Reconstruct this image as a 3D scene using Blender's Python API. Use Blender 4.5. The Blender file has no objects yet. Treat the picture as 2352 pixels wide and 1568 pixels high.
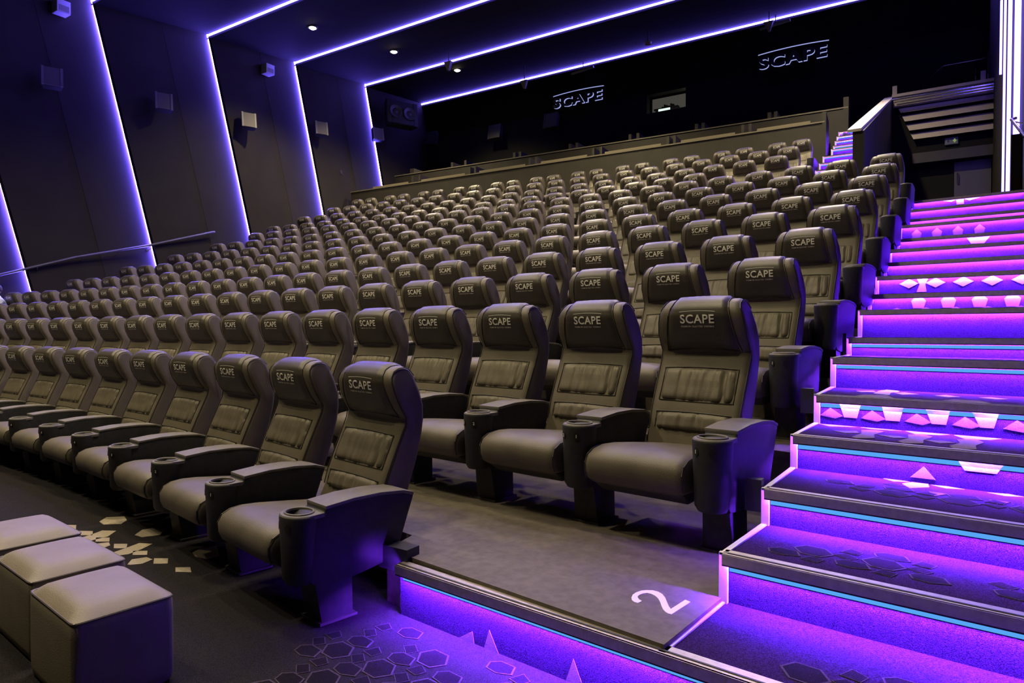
import bpy, bmesh, math, random
from mathutils import Vector, Matrix
C = bpy.context.scene.collection
S = bpy.context.scene
random.seed(7)
PI = math.pi

# ------------------------------------------------------------------ camera, world, exposure
cam = bpy.data.cameras.new('camera'); cam.sensor_width = 36.0; cam.sensor_fit = 'HORIZONTAL'
cam.lens = 36.0 * 1521 / 2352; cam.clip_end = 200
co = bpy.data.objects.new('camera', cam); C.objects.link(co)
co.location = (0, 0, 1.3255)
co.rotation_euler = (math.radians(90 - 0.882), 0, math.radians(32.77))
S.camera = co
w = bpy.data.worlds.new('world'); S.world = w; w.use_nodes = True
w.node_tree.nodes['Background'].inputs[0].default_value = (0.010, 0.010, 0.014, 1)
w.node_tree.nodes['Background'].inputs[1].default_value = 0.05
S.view_settings.view_transform = 'Standard'; S.view_settings.look = 'None'
S.view_settings.exposure = 0.0; S.view_settings.gamma = 1.0; S.view_settings.use_curve_mapping = False
WARM = (1.0, 0.83, 0.47)
WARM_W = 860.0                       # ceiling downlights
SPOTS = [(-15.0, 12.85), (-14.55, 15.7), (-14.1, 18.4),                       # the three in view
         (-8.2, 12.85), (-8.0, 15.4), (-2.5, 12.85), (-2.3, 15.7)] + [(x, y) for y in (-.6, 2.5, 5.8, 9.0) for x in (-12.6, -8.0, -3.4)]
def ceil_z(y): return 9.918 + (y - 11.478) * 0.0795
LED_WALL = ((0.13, 0.085, 1.0), 520.0)
LED_CEIL = ((0.15, 0.10, 1.0), 130.0)
LED_STAIR = ((0.19, 0.030, 1.0), 1400.0)
RISER_GLOW = ((0.10, 0.38, 0.90), 1.0)  # cyan light on the riser carpet, put in as a glowing band
LED_TUBE = ((0.16, 0.10, 1.0), 14.0)

FS = 0.9                               # the front floor and all that stands on it
FZ = 1.3255*(1-FS)
def near(x, y): return (x*FS, y*FS)
# ------------------------------------------------------------------ helpers
def tag(o, label=None, cat=None, group=None, kind=None):
    if label: o['label'] = label
    if cat: o['category'] = cat
    if group: o['group'] = group
    if kind: o['kind'] = kind
    return o
def mesh_from(name, verts, faces, mat=None, smooth=False, sharp=None):
    me = bpy.data.meshes.new(name); me.from_pydata(verts, [], faces); me.update()
    bm = bmesh.new(); bm.from_mesh(me); bmesh.ops.recalc_face_normals(bm, faces=bm.faces); bm.to_mesh(me); bm.free()
    if mat: me.materials.append(mat)
    if smooth:
        for p in me.polygons: p.use_smooth = True
        if sharp: me.set_sharp_from_angle(angle=math.radians(sharp))
    return me
def obj(name, me, parent=None):
    o = bpy.data.objects.new(name, me); C.objects.link(o)
    if parent: o.parent = parent
    return o
def empty(name, loc=(0, 0, 0), rz=0):
    o = bpy.data.objects.new(name, None); C.objects.link(o); o.location = loc; o.rotation_euler = (0, 0, rz); o.empty_display_size = .1
    return o
class MB:
    def __init__(s): s.v = []; s.f = []
    def add(s, v, f):
        n = len(s.v); s.v += [tuple(p) for p in v]; s.f += [tuple(i + n for i in q) for q in f]; return s
    def box(s, a, b):
        (x0, y0, z0), (x1, y1, z1) = a, b
        return s.add([(x0,y0,z0),(x1,y0,z0),(x1,y1,z0),(x0,y1,z0),(x0,y0,z1),(x1,y0,z1),(x1,y1,z1),(x0,y1,z1)],
                     [(0,1,2,3),(4,5,6,7),(0,1,5,4),(1,2,6,5),(2,3,7,6),(3,0,4,7)])
    def hexa(s, p):          # 8 points, bottom four then top four
        return s.add(p, [(0,1,2,3),(4,5,6,7),(0,1,5,4),(1,2,6,5),(2,3,7,6),(3,0,4,7)])
    def prism(s, pts, h0, h1, axis='z'):   # polygon extruded
        n = len(pts)
        def m(p, h): return (p[0], p[1], h) if axis == 'z' else ((h, p[0], p[1]) if axis == 'x' else (p[0], h, p[1]))
        v = [m(p, h0) for p in pts] + [m(p, h1) for p in pts]
        f = [tuple(range(n)), tuple(range(n, 2*n))] + [(i, (i+1) % n, n + (i+1) % n, n + i) for i in range(n)]
        return s.add(v, f)
    def tube(s, pts, r, n=8, cap=True):
        pts = [Vector(p) for p in pts]; rings = []
        for i, p in enumerate(pts):
            d = (pts[min(i+1, len(pts)-1)] - pts[max(i-1, 0)]).normalized()
            up = Vector((0, 0, 1)) if abs(d.z) < .9 else Vector((1, 0, 0))
            a = d.cross(up).normalized(); b = d.cross(a)
            rr = r[i] if isinstance(r, (list, tuple)) else r
            rings.append([p + (a*math.cos(2*PI*k/n) + b*math.sin(2*PI*k/n))*rr for k in range(n)])
        v = [q for g in rings for q in g]; f = []
        for i in range(len(pts)-1):
            for k in range(n): f.append((i*n+k, i*n+(k+1) % n, (i+1)*n+(k+1) % n, (i+1)*n+k))
        if cap: f += [tuple(range(n)), tuple(range((len(pts)-1)*n, len(pts)*n))]
        return s.add(v, f)
    def lathe(s, prof, cx=0, cy=0, n=20):
        v = []; f = []
        for (r, z) in prof: v += [(cx + r*math.cos(2*PI*k/n), cy + r*math.sin(2*PI*k/n), z) for k in range(n)]
        for i in range(len(prof)-1):
            for k in range(n): f.append((i*n+k, i*n+(k+1) % n, (i+1)*n+(k+1) % n, (i+1)*n+k))
        return s.add(v, f)
    def mesh(s, name, mat=None, smooth=False, sharp=35): return mesh_from(name, s.v, s.f, mat, smooth, sharp)
    def build(s, name, mat=None, parent=None, smooth=False, sharp=35): return obj(name, s.mesh(name, mat, smooth, sharp), parent)
def bevel(me, w, seg=2, ang=30):
    bm = bmesh.new(); bm.from_mesh(me)
    ed = [e for e in bm.edges if len(e.link_faces) == 2 and e.calc_face_angle(0) > math.radians(ang)]
    bmesh.ops.bevel(bm, geom=ed, offset=w, segments=seg, profile=.6, affect='EDGES', clamp_overlap=True)
    bm.to_mesh(me); bm.free()
    for p in me.polygons: p.use_smooth = True
    me.set_sharp_from_angle(angle=math.radians(50))
    return me

# ------------------------------------------------------------------ materials
def new_mat(name):
    m = bpy.data.materials.new(name); m.use_nodes = True
    return m, m.node_tree.nodes, m.node_tree.links, m.node_tree.nodes['Principled BSDF']
def plain(name, col, rough=.5, metal=0, spec=.5):
    m, n, l, b = new_mat(name)
    b.inputs['Base Color'].default_value = (*col, 1); b.inputs['Roughness'].default_value = rough
    b.inputs['Metallic'].default_value = metal; b.inputs['Specular IOR Level'].default_value = spec
    return m
def noisy(name, c0, c1, scale, rough=.6, bump=.0, bscale=None, detail=3, spec=.4, metal=0):
    m, n, l, b = new_mat(name)
    tc = n.new('ShaderNodeTexCoord'); no = n.new('ShaderNodeTexNoise'); no.inputs['Scale'].default_value = scale; no.inputs['Detail'].default_value = detail
    r = n.new('ShaderNodeValToRGB'); r.color_ramp.elements[0].color = (*c0, 1); r.color_ramp.elements[1].color = (*c1, 1)
    r.color_ramp.elements[0].position = .35; r.color_ramp.elements[1].position = .65
    l.new(tc.outputs['Object'], no.inputs['Vector']); l.new(no.outputs['Fac'], r.inputs['Fac']); l.new(r.outputs['Color'], b.inputs['Base Color'])
    b.inputs['Roughness'].default_value = rough; b.inputs['Specular IOR Level'].default_value = spec; b.inputs['Metallic'].default_value = metal
    if bump:
        n2 = n.new('ShaderNodeTexNoise'); n2.inputs['Scale'].default_value = bscale or scale*4
        bp = n.new('ShaderNodeBump'); bp.inputs['Strength'].default_value = bump; bp.inputs['Distance'].default_value = .004
        l.new(tc.outputs['Object'], n2.inputs['Vector']); l.new(n2.outputs['Fac'], bp.inputs['Height']); l.new(bp.outputs['Normal'], b.inputs['Normal'])
    return m
def emit(name, col, strength):
    m = bpy.data.materials.new(name); m.use_nodes = True; n = m.node_tree.nodes; n.clear()
    e = n.new('ShaderNodeEmission'); o = n.new('ShaderNodeOutputMaterial'); e.inputs[0].default_value = (*col, 1); e.inputs[1].default_value = strength
    m.node_tree.links.new(e.outputs[0], o.inputs[0]); return m
M = {}
M['leather'] = noisy('seat_leather', (.118,.103,.082), (.138,.120,.096), 9, .46, .25, 260, spec=.45)
M['leather_panel'] = noisy('ruched_leather', (.118,.103,.082), (.138,.120,.096), 12, .46, .2, 240, spec=.45)
M['head'] = noisy('headrest_leather_shaded', (.052,.045,.038), (.064,.056,.047), 10, .40, .2, 260, spec=.55)  # colour darkened to stand in for shade on the down-facing head panel
M['seam'] = plain('seam_piping', (.035,.031,.027), .5)
M['print'] = plain('silver_print', (.92,.91,.88), .45)
M['plastic'] = noisy('arm_plastic', (.026,.026,.029), (.034,.034,.038), 30, .5, .1, 300, spec=.35)
M['arm_top'] = noisy('arm_top_plastic', (.15,.14,.125), (.17,.16,.14), 30, .55, .1, 300)
M['dark'] = plain('cup_black', (.008,.008,.009), .6)
M['shell'] = plain('seat_underside_shell', (.045,.043,.04), .6)
M['black_carpet'] = noisy('floor_carpet', (.006,.006,.007), (.036,.031,.040), 420, .95, .6, 500, spec=.1)
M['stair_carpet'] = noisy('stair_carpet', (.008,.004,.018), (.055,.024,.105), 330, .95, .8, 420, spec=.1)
M['motif_dark'] = noisy('carpet_dark_motif', (.006,.005,.008), (.016,.012,.020), 300, .95, .5, 420, spec=.1)
M['motif_line'] = noisy('carpet_outline', (.05,.035,.055), (.10,.08,.11), 300, .95, .4, 420, spec=.1)
M['motif_light'] = noisy('carpet_light_motif', (.26,.25,.25), (.42,.40,.40), 300, .95, .5, 420, spec=.1)
M['motif_pink'] = noisy('carpet_grey_motif', (.12,.10,.11), (.22,.18,.20), 300, .95, .5, 420, spec=.1)
M['motif_beige'] = noisy('carpet_beige_motif', (.30,.26,.22), (.48,.42,.36), 320, .95, .5, 420, spec=.1)
M['vinyl'] = noisy('tier_vinyl', (.115,.098,.082), (.155,.134,.114), 26, .62, .12, 160, spec=.35)
M['paint_white'] = plain('white_floor_paint', (.86,.82,.82), .6)
M['alu'] = noisy('nosing_aluminium', (.50,.46,.38), (.62,.57,.48), 40, .42, 0, metal=.75)
M['alu_dark'] = plain('nosing_black', (.03,.03,.035), .5)
M['edge_white'] = plain('white_edge_profile', (.75,.72,.74), .5)
M['wall'] = noisy('wall_fabric', (.020,.0175,.0145), (.024,.021,.0175), 1.2, .85, .1, 60, spec=.15)
M['wall_back'] = noisy('back_wall_paint', (.007,.007,.007), (.009,.009,.009), 1.0, .85, spec=.15)
M['ceiling'] = noisy('ceiling_fabric', (.008,.0075,.008), (.010,.010,.010), 1.0, .9, spec=.1)
M['parapet'] = noisy('parapet_laminate', (.028,.025,.022), (.034,.030,.027), 4, .55, spec=.4)
M['cap'] = plain('wall_cap_pale', (.70,.66,.55), .45)
M['cap_dim'] = plain('parapet_cap', (.16,.14,.11), .45)
M['desk'] = plain('box_desk_top', (.18,.155,.11), .5)
M['chrome'] = plain('rail_chrome', (.75,.74,.76), .18, 1)
M['rail_black'] = plain('handrail_black', (.05,.047,.043), .4)
M['slat'] = plain('fascia_board', (.34,.29,.26), .6)
M['spk'] = plain('speaker_grille', (.10,.09,.075), .7)
M['spk_side'] = plain('speaker_cheek', (.15,.14,.13), .6)
M['joint'] = plain('panel_joint_dark', (.006,.006,.006), .9)
M['spk_black'] = plain('speaker_black', (.010,.010,.010), .6)
M['fixture'] = plain('white_wall_fixture', (.35,.35,.37), .6)
M['door'] = plain('door_laminate', (.060,.055,.060), .5)
M['glass'] = plain('booth_glass_dark', (.01,.01,.012), .1)
M['led_wall'] = emit('led_wall_violet', *LED_WALL)
M['led_ceil'] = emit('led_ceiling_violet', *LED_CEIL)
M['led_stair'] = emit('led_stair_violet', *LED_STAIR)
M['riser_glow'] = emit('riser_glow_cyan', *RISER_GLOW)
M['led_tube'] = emit('led_tube_violet', *LED_TUBE)
M['halo'] = emit('sign_halo', (.42, .48, .95), .85)
M['sign'] = plain('sign_letter_black', (.02,.02,.022), .5)
M['lamp'] = emit('downlight_lamp', (1.0, .86, .55), 60)
M['booth'] = emit('booth_light', (.85, 1.0, .95), 1.0)
M['booth_dim'] = emit('booth_back_glow', (.9, .85, .7), .06)
M['exit_green'] = emit('exit_green_mark', (.55, .75, .25), .35)
M['ottoman'] = noisy('ottoman_leather', (.235,.205,.150), (.265,.232,.172), 8, .5, .2, 220, spec=.4)
M['skin'] = plain('skin', (.55,.33,.24), .55)
M['shirt'] = noisy('shirt_cotton', (.55,.62,.78), (.62,.69,.84), 60, .8)
M['hair'] = plain('hair_dark_brown', (.035,.024,.018), .6)
M['trousers'] = plain('trousers_dark', (.02,.02,.025), .8)
# ------------------------------------------------------------------ geometry tables (metres; camera stands at x=0, y=0 on the front floor)
ROWS = {
1: (0.005,[(-2.677,2.638),(-3.535,2.818),(-4.379,2.972),(-5.207,3.1),(-6.02,3.202),(-6.818,3.279),(-7.601,3.329),(-8.368,3.354),(-9.135,3.374),(-9.902,3.39),(-10.669,3.403),(-11.436,3.413)]),
2: (0.364,[(-1.06,3.465),(-1.745,3.563),(-2.429,3.654),(-3.112,3.738),(-3.796,3.814),(-4.479,3.883),(-5.161,3.944),(-5.844,3.997),(-6.526,4.043),(-7.208,4.081),(-7.89,4.111),(-8.571,4.134),(-9.253,4.148),(-9.935,4.155),(-10.617,4.153),(-11.299,4.144),(-11.982,4.127),(-12.664,4.101)]),
3: (0.688,[(-1.021,4.712),(-1.686,4.783),(-2.352,4.85),(-3.02,4.913),(-3.691,4.971),(-4.363,5.024),(-5.036,5.072),(-5.711,5.115),(-6.388,5.153),(-7.066,5.184),(-7.746,5.21),(-8.426,5.23),(-9.108,5.243),(-9.791,5.25),(-10.475,5.249),(-11.16,5.242),(-11.846,5.227),(-12.532,5.205),(-13.22,5.175),(-13.908,5.137),(-14.596,5.091)]),
4: (1.002,[(-0.903,5.67),(-1.538,5.743),(-2.179,5.813),(-2.826,5.88),(-3.477,5.942),(-4.134,5.999),(-4.794,6.052),(-5.459,6.1),(-6.128,6.143),(-6.801,6.181),(-7.477,6.213),(-8.156,6.239),(-8.837,6.259),(-9.522,6.273),(-10.208,6.28),(-10.896,6.28),(-11.586,6.274),(-12.277,6.26),(-12.969,6.238),(-13.662,6.208),(-14.355,6.171),(-15.048,6.125),(-15.741,6.071),(-16.434,6.008)]),
5: (1.35,[(-0.842,6.761),(-1.464,6.829),(-2.093,6.893),(-2.729,6.953),(-3.371,7.011),(-4.019,7.064),(-4.672,7.113),(-5.331,7.158),(-5.995,7.199),(-6.664,7.235),(-7.338,7.266),(-8.015,7.292),(-8.697,7.313),(-9.382,7.329),(-10.071,7.34),(-10.763,7.344),(-11.458,7.343),(-12.155,7.336),(-12.854,7.323),(-13.556,7.303),(-14.259,7.276),(-14.964,7.243),(-15.67,7.203),(-16.376,7.156)]),
6: (1.732,[(-0.81,8.1),(-1.443,8.151),(-2.081,8.199),(-2.724,8.244),(-3.373,8.286),(-4.026,8.325),(-4.684,8.361),(-5.347,8.393),(-6.013,8.422),(-6.684,8.447),(-7.359,8.469),(-8.037,8.486),(-8.719,8.499),(-9.404,8.509),(-10.092,8.513),(-10.784,8.514),(-11.478,8.509),(-12.174,8.5),(-12.873,8.486),(-13.574,8.467),(-14.277,8.443),(-14.982,8.414),(-15.688,8.379),(-16.396,8.338)]),
7: (2.132,[(-0.765,9.356),(-1.405,9.409),(-2.05,9.458),(-2.7,9.503),(-3.353,9.544),(-4.011,9.581),(-4.672,9.614),(-5.337,9.643),(-6.006,9.668),(-6.678,9.689),(-7.354,9.705),(-8.033,9.717),(-8.715,9.725),(-9.4,9.728),(-10.087,9.727),(-10.778,9.722),(-11.471,9.712),(-12.167,9.697),(-12.865,9.678),(-13.565,9.655),(-14.267,9.626),(-14.971,9.593),(-15.677,9.556),(-16.385,9.513)]),
8: (2.544,[(-0.718,10.651),(-1.367,10.695),(-2.02,10.737),(-2.675,10.775),(-3.334,10.809),(-3.995,10.839),(-4.66,10.866),(-5.328,10.889),(-5.998,10.908),(-6.672,10.923),(-7.348,10.934),(-8.027,10.941),(-8.709,10.945),(-9.394,10.944),(-10.081,10.939),(-10.771,10.93),(-11.464,10.916),(-12.16,10.898),(-12.858,10.876),(-13.558,10.85),(-14.261,10.819),(-14.966,10.784),(-15.674,10.744),(-16.384,10.699)]),
9: (2.976,[(-0.712,11.957),(-1.361,11.998),(-2.013,12.034),(-2.669,12.067),(-3.328,12.096),(-3.99,12.12),(-4.655,12.141),(-5.323,12.157),(-5.994,12.17),(-6.667,12.178),(-7.344,12.183),(-8.023,12.183),(-8.705,12.179),(-9.39,12.172),(-10.077,12.16),(-10.767,12.145),(-11.458,12.125),(-12.153,12.101),(-12.849,12.074),(-13.548,12.042),(-14.249,12.006),(-14.951,11.967),(-15.656,11.923),(-16.363,11.876)]),
10: (3.383,[(-4.199,13.313),(-4.854,13.346),(-5.513,13.372),(-6.175,13.393),(-6.84,13.409),(-7.509,13.419),(-8.18,13.424),(-8.855,13.424),(-9.532,13.418),(-10.211,13.407),(-10.893,13.392),(-11.577,13.371),(-12.263,13.345),(-12.95,13.315),(-13.639,13.28),(-14.33,13.241),(-15.022,13.197),(-15.715,13.149),(-16.408,13.096),(-17.103,13.039)]),
11: (3.848,[(-2.886,14.637),(-3.542,14.662),(-4.2,14.684),(-4.861,14.7),(-5.525,14.713),(-6.191,14.721),(-6.86,14.725),(-7.531,14.725),(-8.204,14.72),(-8.88,14.71),(-9.557,14.696),(-10.237,14.677),(-10.919,14.653),(-11.602,14.625),(-12.287,14.592),(-12.974,14.553),(-13.662,14.51),(-14.352,14.462),(-15.043,14.409),(-15.736,14.351),(-16.43,14.287),(-17.124,14.219)]),
12: (4.33,[(-2.873,15.897),(-3.526,15.916),(-4.182,15.931),(-4.841,15.941),(-5.503,15.948),(-6.168,15.951),(-6.836,15.949),(-7.506,15.943),(-8.179,15.934),(-8.854,15.92),(-9.532,15.903),(-10.211,15.881),(-10.893,15.855),(-11.576,15.826),(-12.261,15.792),(-12.948,15.754),(-13.636,15.713),(-14.326,15.667),(-15.017,15.617),(-15.709,15.564),(-16.402,15.506),(-17.096,15.445)]),
13: (4.742,[(-2.769,16.965),(-3.315,16.976),(-4.093,16.986),(-4.642,16.99),(-5.425,16.991),(-5.978,16.988),(-6.766,16.98),(-7.322,16.97),(-8.115,16.951),(-8.675,16.935),(-9.473,16.907),(-10.036,16.884),(-10.838,16.847),(-11.404,16.817),(-12.21,16.77),(-12.779,16.734),(-13.59,16.678),(-14.162,16.635),(-14.977,16.569),(-15.551,16.52),(-16.37,16.445),(-16.947,16.39)]),
}

CORN = [(-.70,1.95,.344),(-.647,2.43,.5197),(-.600,2.89,.667),(-.581,3.42,.822),(-.555,3.95,.974),(-.552,4.575,1.1556),(-.528,5.2,1.2755),(-.522,5.9,1.4857),
        (-.51,6.6,1.6395),(-.50,7.275,1.845),(-.474,7.95,2.0326),(-.465,8.65,2.241),(-.418,9.35,2.437),(-.425,10.03,2.6935),(-.382,10.7,2.861),(-.388,11.35,3.0935),(-.36,12.0,3.3245)]
ROWS[1] = (1.3255-FS*(1.3255-ROWS[1][0]), [near(*q) for q in ROWS[1][1]])
XR = 1.05          # right wall
XL = -17.9         # left wall
YB = 21.3          # back wall
NS = -.11          # slope of the stair nosings in plan
def seat_frame(r, i):
    P = ROWS[r][1]; a = P[max(i-1, 0)]; b = P[min(i+1, len(P)-1)]
    t = Vector((a[0]-b[0], a[1]-b[1])).normalized()
    return Vector(P[i]), t, Vector((-t.y, t.x))

# ------------------------------------------------------------------ floor, tiers
fl = MB().box((XL-.4, -3, -.12), (XR+.3, YB, FZ)).build('floor', M['black_carpet']); tag(fl, 'dark carpeted floor in front of the first row', kind='structure')
def stair_x(y):
    for k in range(len(CORN)-1):
        if y <= CORN[k+1][1]:
            a, b = CORN[k], CORN[k+1]; return a[0] + (b[0]-a[0])*max(0, (y-a[1]))/(b[1]-a[1])
    return CORN[-1][0]
def front_line(r):
    if r == 2: pts = [(-.70, 1.95), (-2.04, 2.15), (-2.08, 2.36)]; start = 0
    else: pts = []; start = 0
    Pv = ROWS[r-1][1]
    for i in range(start, len(Pv), 2):
        p, t, n = seat_frame(r-1, i); q = p + n*(.36 if r > 2 else .05)
        if r == 2 and q.x > -2.1: continue
        if not pts: q2 = p + n*.36 + t*.9; pts.append((q2.x, q2.y))
        pts.append((q.x, q.y))
    pts.append((XL-.1, pts[-1][1]))
    return pts
for r in range(2, 14):
    z = ROWS[r][0]; z0 = ROWS[r-1][0] if r > 2 else .1
    L = front_line(r)
    xr = -2.42 if r > 10 else (-1.3 if r == 10 else None)
    pts = []
    for (x, y) in L:
        lim = xr if xr is not None else stair_x(y) + .0
        if x > lim:
            x = lim
        pts.append((x, y))
    if xr is None: right = [(stair_x(y), y) for y in [YB] + [c[1] for c in reversed(CORN)] if y > pts[0][1]]
    else: right = [(xr, YB)]
    poly = pts + [(XL-.1, YB)] + right
    if r == 2:
        poly = [(p[0], p[1]) for p in poly]
    o = MB().prism(poly, z0-.02, z).build('floor_tier', M['vinyl'])
    tag(o, kind='structure')
# landing at the top of the lit stairs, running back to the exit doors
ld = MB().box((-1.10, 12.03, 2.9), (XR, 19.6, 3.3245)).build('floor_landing', M['stair_carpet']); tag(ld, kind='structure')

# ------------------------------------------------------------------ lit carpet stairs
st = empty('stairs', (0, 0, 0)); tag(st, 'carpeted aisle stairs with violet strip lights under metal step edges', kind='structure')
def shear(x, x0, y0): return y0 + NS*(x-x0)
for i, (cx, cy, cz) in enumerate(CORN):
    nx, ny, nz = CORN[i+1] if i < 16 else (-.36, 12.6, 3.5)
    pz = CORN[i-1][2] if i else 0
    b = MB(); x1 = XR
    fr = (x1, shear(x1, cx, cy)); bk = (x1, shear(x1, nx, ny))
    b.hexa([(cx, cy, max(pz-.3, -.05)), (*fr, max(pz-.3, -.05)), (bk[0], bk[1]+.03, max(pz-.3, -.05)), (nx, ny+.03, max(pz-.3, -.05)),
            (cx, cy, cz), (*fr, cz), (bk[0], bk[1]+.03, cz), (nx, ny+.03, cz)])
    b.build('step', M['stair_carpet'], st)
    # long first nosing also runs in front of the second row
    x0 = cx if i else -1.90
    def strip(mb, y0, y1, z0, z1, xa=x0, xb=x1):
        mb.hexa([(xa, shear(xa,cx,cy)+y0, z0), (xb, shear(xb,cx,cy)+y0, z0), (xb, shear(xb,cx,cy)+y1, z0), (xa, shear(xa,cx,cy)+y1, z0),
                 (xa, shear(xa,cx,cy)+y0, z1), (xb, shear(xb,cx,cy)+y0, z1), (xb, shear(xb,cx,cy)+y1, z1), (xa, shear(xa,cx,cy)+y1, z1)])
    sc = 1.0 if i < 5 else 1.25
    n = MB(); strip(n, -.034, .030, cz-.006, cz+.006); strip(n, -.036, -.026, cz-.030, cz+.006); no = n.build('nosing', M['alu'], st)
    k = MB(); strip(k, -.034, -.029, cz-.036, cz-.030); strip(k, -.014, -.006, cz+.006, cz+.0085); k.build('nosing_insert_and_shade', M['alu_dark'], no)  # black strip below the nosing stands in for the shadow gap there
    e = MB(); strip(e, -.026, -.010, cz-.031, cz-.022, x0+.02, x1-.01); e.build('led_strip', M['led_stair'], no)
    if i < 7: t = MB(); strip(t, -.0035, -.001, cz-.060, cz-.040, x0+.02, x1-.01); t.build('riser_glow', M['riser_glow'], no)  # added glowing band in place of light falling on the carpet
    if i == 0:
        rz = MB(); strip(rz, -.001, .01, .1, cz-.005, -1.90, cx+.02); rz.build('riser_carpet', M['stair_carpet'], st)
    # white edge profiles: up the riser and along the tread
    ed = MB()
    if i: ed.box((cx-.014, cy-.020, pz), (cx+.016, cy-.001, cz+.008))
    ed.hexa([(cx-.012, cy-.02, cz), (cx+.010, cy-.02, cz), (nx+.010, ny, cz), (nx-.012, ny, cz), (cx-.012, cy-.02, cz+.006), (cx+.010, cy-.02, cz+.006), (nx+.010, ny, cz+.006), (nx-.012, ny, cz+.006)])
    ed.build('edge_profile', M['edge_white'], st)
    if i and i % 2 == 0:
        MB().box((cx-.085, cy+.0, cz-.10), (cx-.018, cy+.05, cz+.035)).build('end_block', M['alu_dark'], st)
MB().box((-2.04, 2.10, .30), (-1.88, 2.18, .40)).build('end_block', M['alu_dark'], st)

# printed carpet motifs, two millimetres of pile proud of the ground
def motif(name, polys, z, mat, parent):
    b = MB()
    for p in polys: b.prism(p, z, z+.0025)
    o = b.build(name, mat, parent); o['kind'] = 'stuff'; return o
def riser_motif(name, polys, i, mat):
    cx, cy, cz = CORN[i]; b = MB()
    for p in polys:
        n = len(p)
        v = [(x, shear(x,cx,cy)-.0035, z) for x, z in p] + [(x, shear(x,cx,cy)+.002, z) for x, z in p]
        b.add(v, [tuple(range(n)), tuple(range(n, 2*n))] + [(k, (k+1) % n, n+(k+1) % n, n+k) for k in range(n)])
    o = b.build(name, mat, st); o['kind'] = 'stuff'
T3 = [[(-.539,3.982),(-.508,4.083),(-.405,4.149),(-.358,3.985),(-.39,3.877),(-.48,3.841)],[(-.34,3.966),(-.265,4.076),(-.185,4.052),(-.152,3.947),(-.206,3.852),(-.285,3.849)],
      [(-.135,3.898),(-.069,4.029),(.029,4.012),(.051,3.902),(.004,3.798),(-.089,3.775)],[(.068,3.858),(.127,3.978),(.239,3.932),(.252,3.836),(.203,3.755),(.112,3.723)]]
T3b = [[(-.444,3.68),(-.342,3.737),(-.323,3.662),(-.379,3.618)],[(-.343,3.512),(-.313,3.649),(-.324,3.776),(-.265,3.814),(-.224,3.782),(-.258,3.648),(-.247,3.532),(-.318,3.476)],
       [(-.248,3.655),(-.155,3.661),(-.117,3.616),(-.171,3.581)],[(-.151,3.494),(-.113,3.618),(-.121,3.736),(-.057,3.789),(-.018,3.714),(-.053,3.59),(-.052,3.48),(-.126,3.432)],
       [(-.054,3.596),(.034,3.614),(.071,3.574),(.011,3.52)],[(.044,3.466),(.086,3.584),(.077,3.69),(.151,3.754),(.178,3.658),(.142,3.529),(.141,3.428),(.064,3.387)]]
def squeeze(polys, y0, y1, a=3.42, b=3.95):      # keep traced shapes inside their tread
    ys = [p[1] for q in polys for p in q]; lo, hi = min(ys), max(ys)
    return [[(x, y0 + (y-lo)/(hi-lo)*(y1-y0) + NS*(x-polys[0][0][0])*.0) for x, y in q] for q in polys]
motif('carpet_motif', [[(x, min(y, 3.92 + NS*(x+.57))) for x, y in q] for q in T3], .822, M['motif_light'], st)
motif('carpet_motif', [[(x, y) for x, y in q] for q in T3b], .8225, M['motif_pink'], st)
T2 = [[(-.22,3.40),(-.152,3.39),(-.099,3.36),(-.159,3.33)],[(-.127,3.307),(-.091,3.36),(-.031,3.355),(-.026,3.29),(-.095,3.225)],[(-.023,3.345),(.037,3.35),(.098,3.325),(.033,3.30)],[(.172,3.31),(.244,3.325),(.293,3.30),(.23,3.275)]]
motif('carpet_motif', T2, .667, M['motif_light'], st)
motif('carpet_motif', [[(-.029,3.203),(.039,3.192),(-.008,3.124)],[(.17,3.171),(.239,3.167),(.194,3.108)]], .667, M['motif_pink'], st)
T4 = [[(-.401,4.359),(-.32,4.427),(-.296,4.338),(-.37,4.29)],[(-.29,4.446),(-.256,4.54),(-.196,4.50),(-.184,4.424),(-.224,4.326),(-.223,4.175),(-.306,4.238)],[(-.209,4.335),(-.159,4.404),(-.089,4.308),(-.162,4.228)],[(-.015,4.276),(.039,4.344),(.104,4.256),(.047,4.201)],[(.182,4.269),(.24,4.319),(.31,4.25),(.258,4.198)]]
motif('carpet_motif', T4, .974, M['motif_light'], st)
motif('carpet_motif', [[(-.375,4.025),(-.345,4.123),(-.233,4.149),(-.192,3.986),(-.253,3.90)],[(.02,3.99),(.07,4.08),(.18,4.07),(.22,3.97),(.15,3.89)]], .974, M['motif_pink'], st)
riser_motif('riser_motif', [[(-.444,.941),(-.34,.941),(-.358,.866),(-.42,.866)],[(-.243,.941),(-.145,.941),(-.162,.866),(-.224,.866)],[(-.051,.941),(.052,.941),(.036,.866),(-.025,.866)],[(.139,.941),(.244,.941),(.225,.866),(.171,.866)],[(.34,.941),(.44,.941),(.42,.866),(.36,.866)]], 4, M['motif_light'])
riser_motif('riser_motif', [[(-.54+.2*k,.868),(-.488+.2*k,.912),(-.425+.2*k,.872),(-.463+.2*k,.856)] for k in range(5)], 4, M['motif_pink'])
riser_motif('riser_motif', [[(.073,.785),(.229,.785),(.205,.744),(.097,.744)],[(-.097,.69),(-.048,.742),(-.004,.69)]], 3, M['motif_light'])
riser_motif('riser_motif', [[(-.314+.21*k,1.772),(-.236+.21*k,1.815),(-.158+.21*k,1.772),(-.236+.21*k,1.728)] for k in range(6)] + [[(-.171,1.812),(-.083,1.812),(-.105,1.76),(-.093,1.69),(-.175,1.69),(-.15,1.76)]], 9, M['motif_light'])
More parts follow.
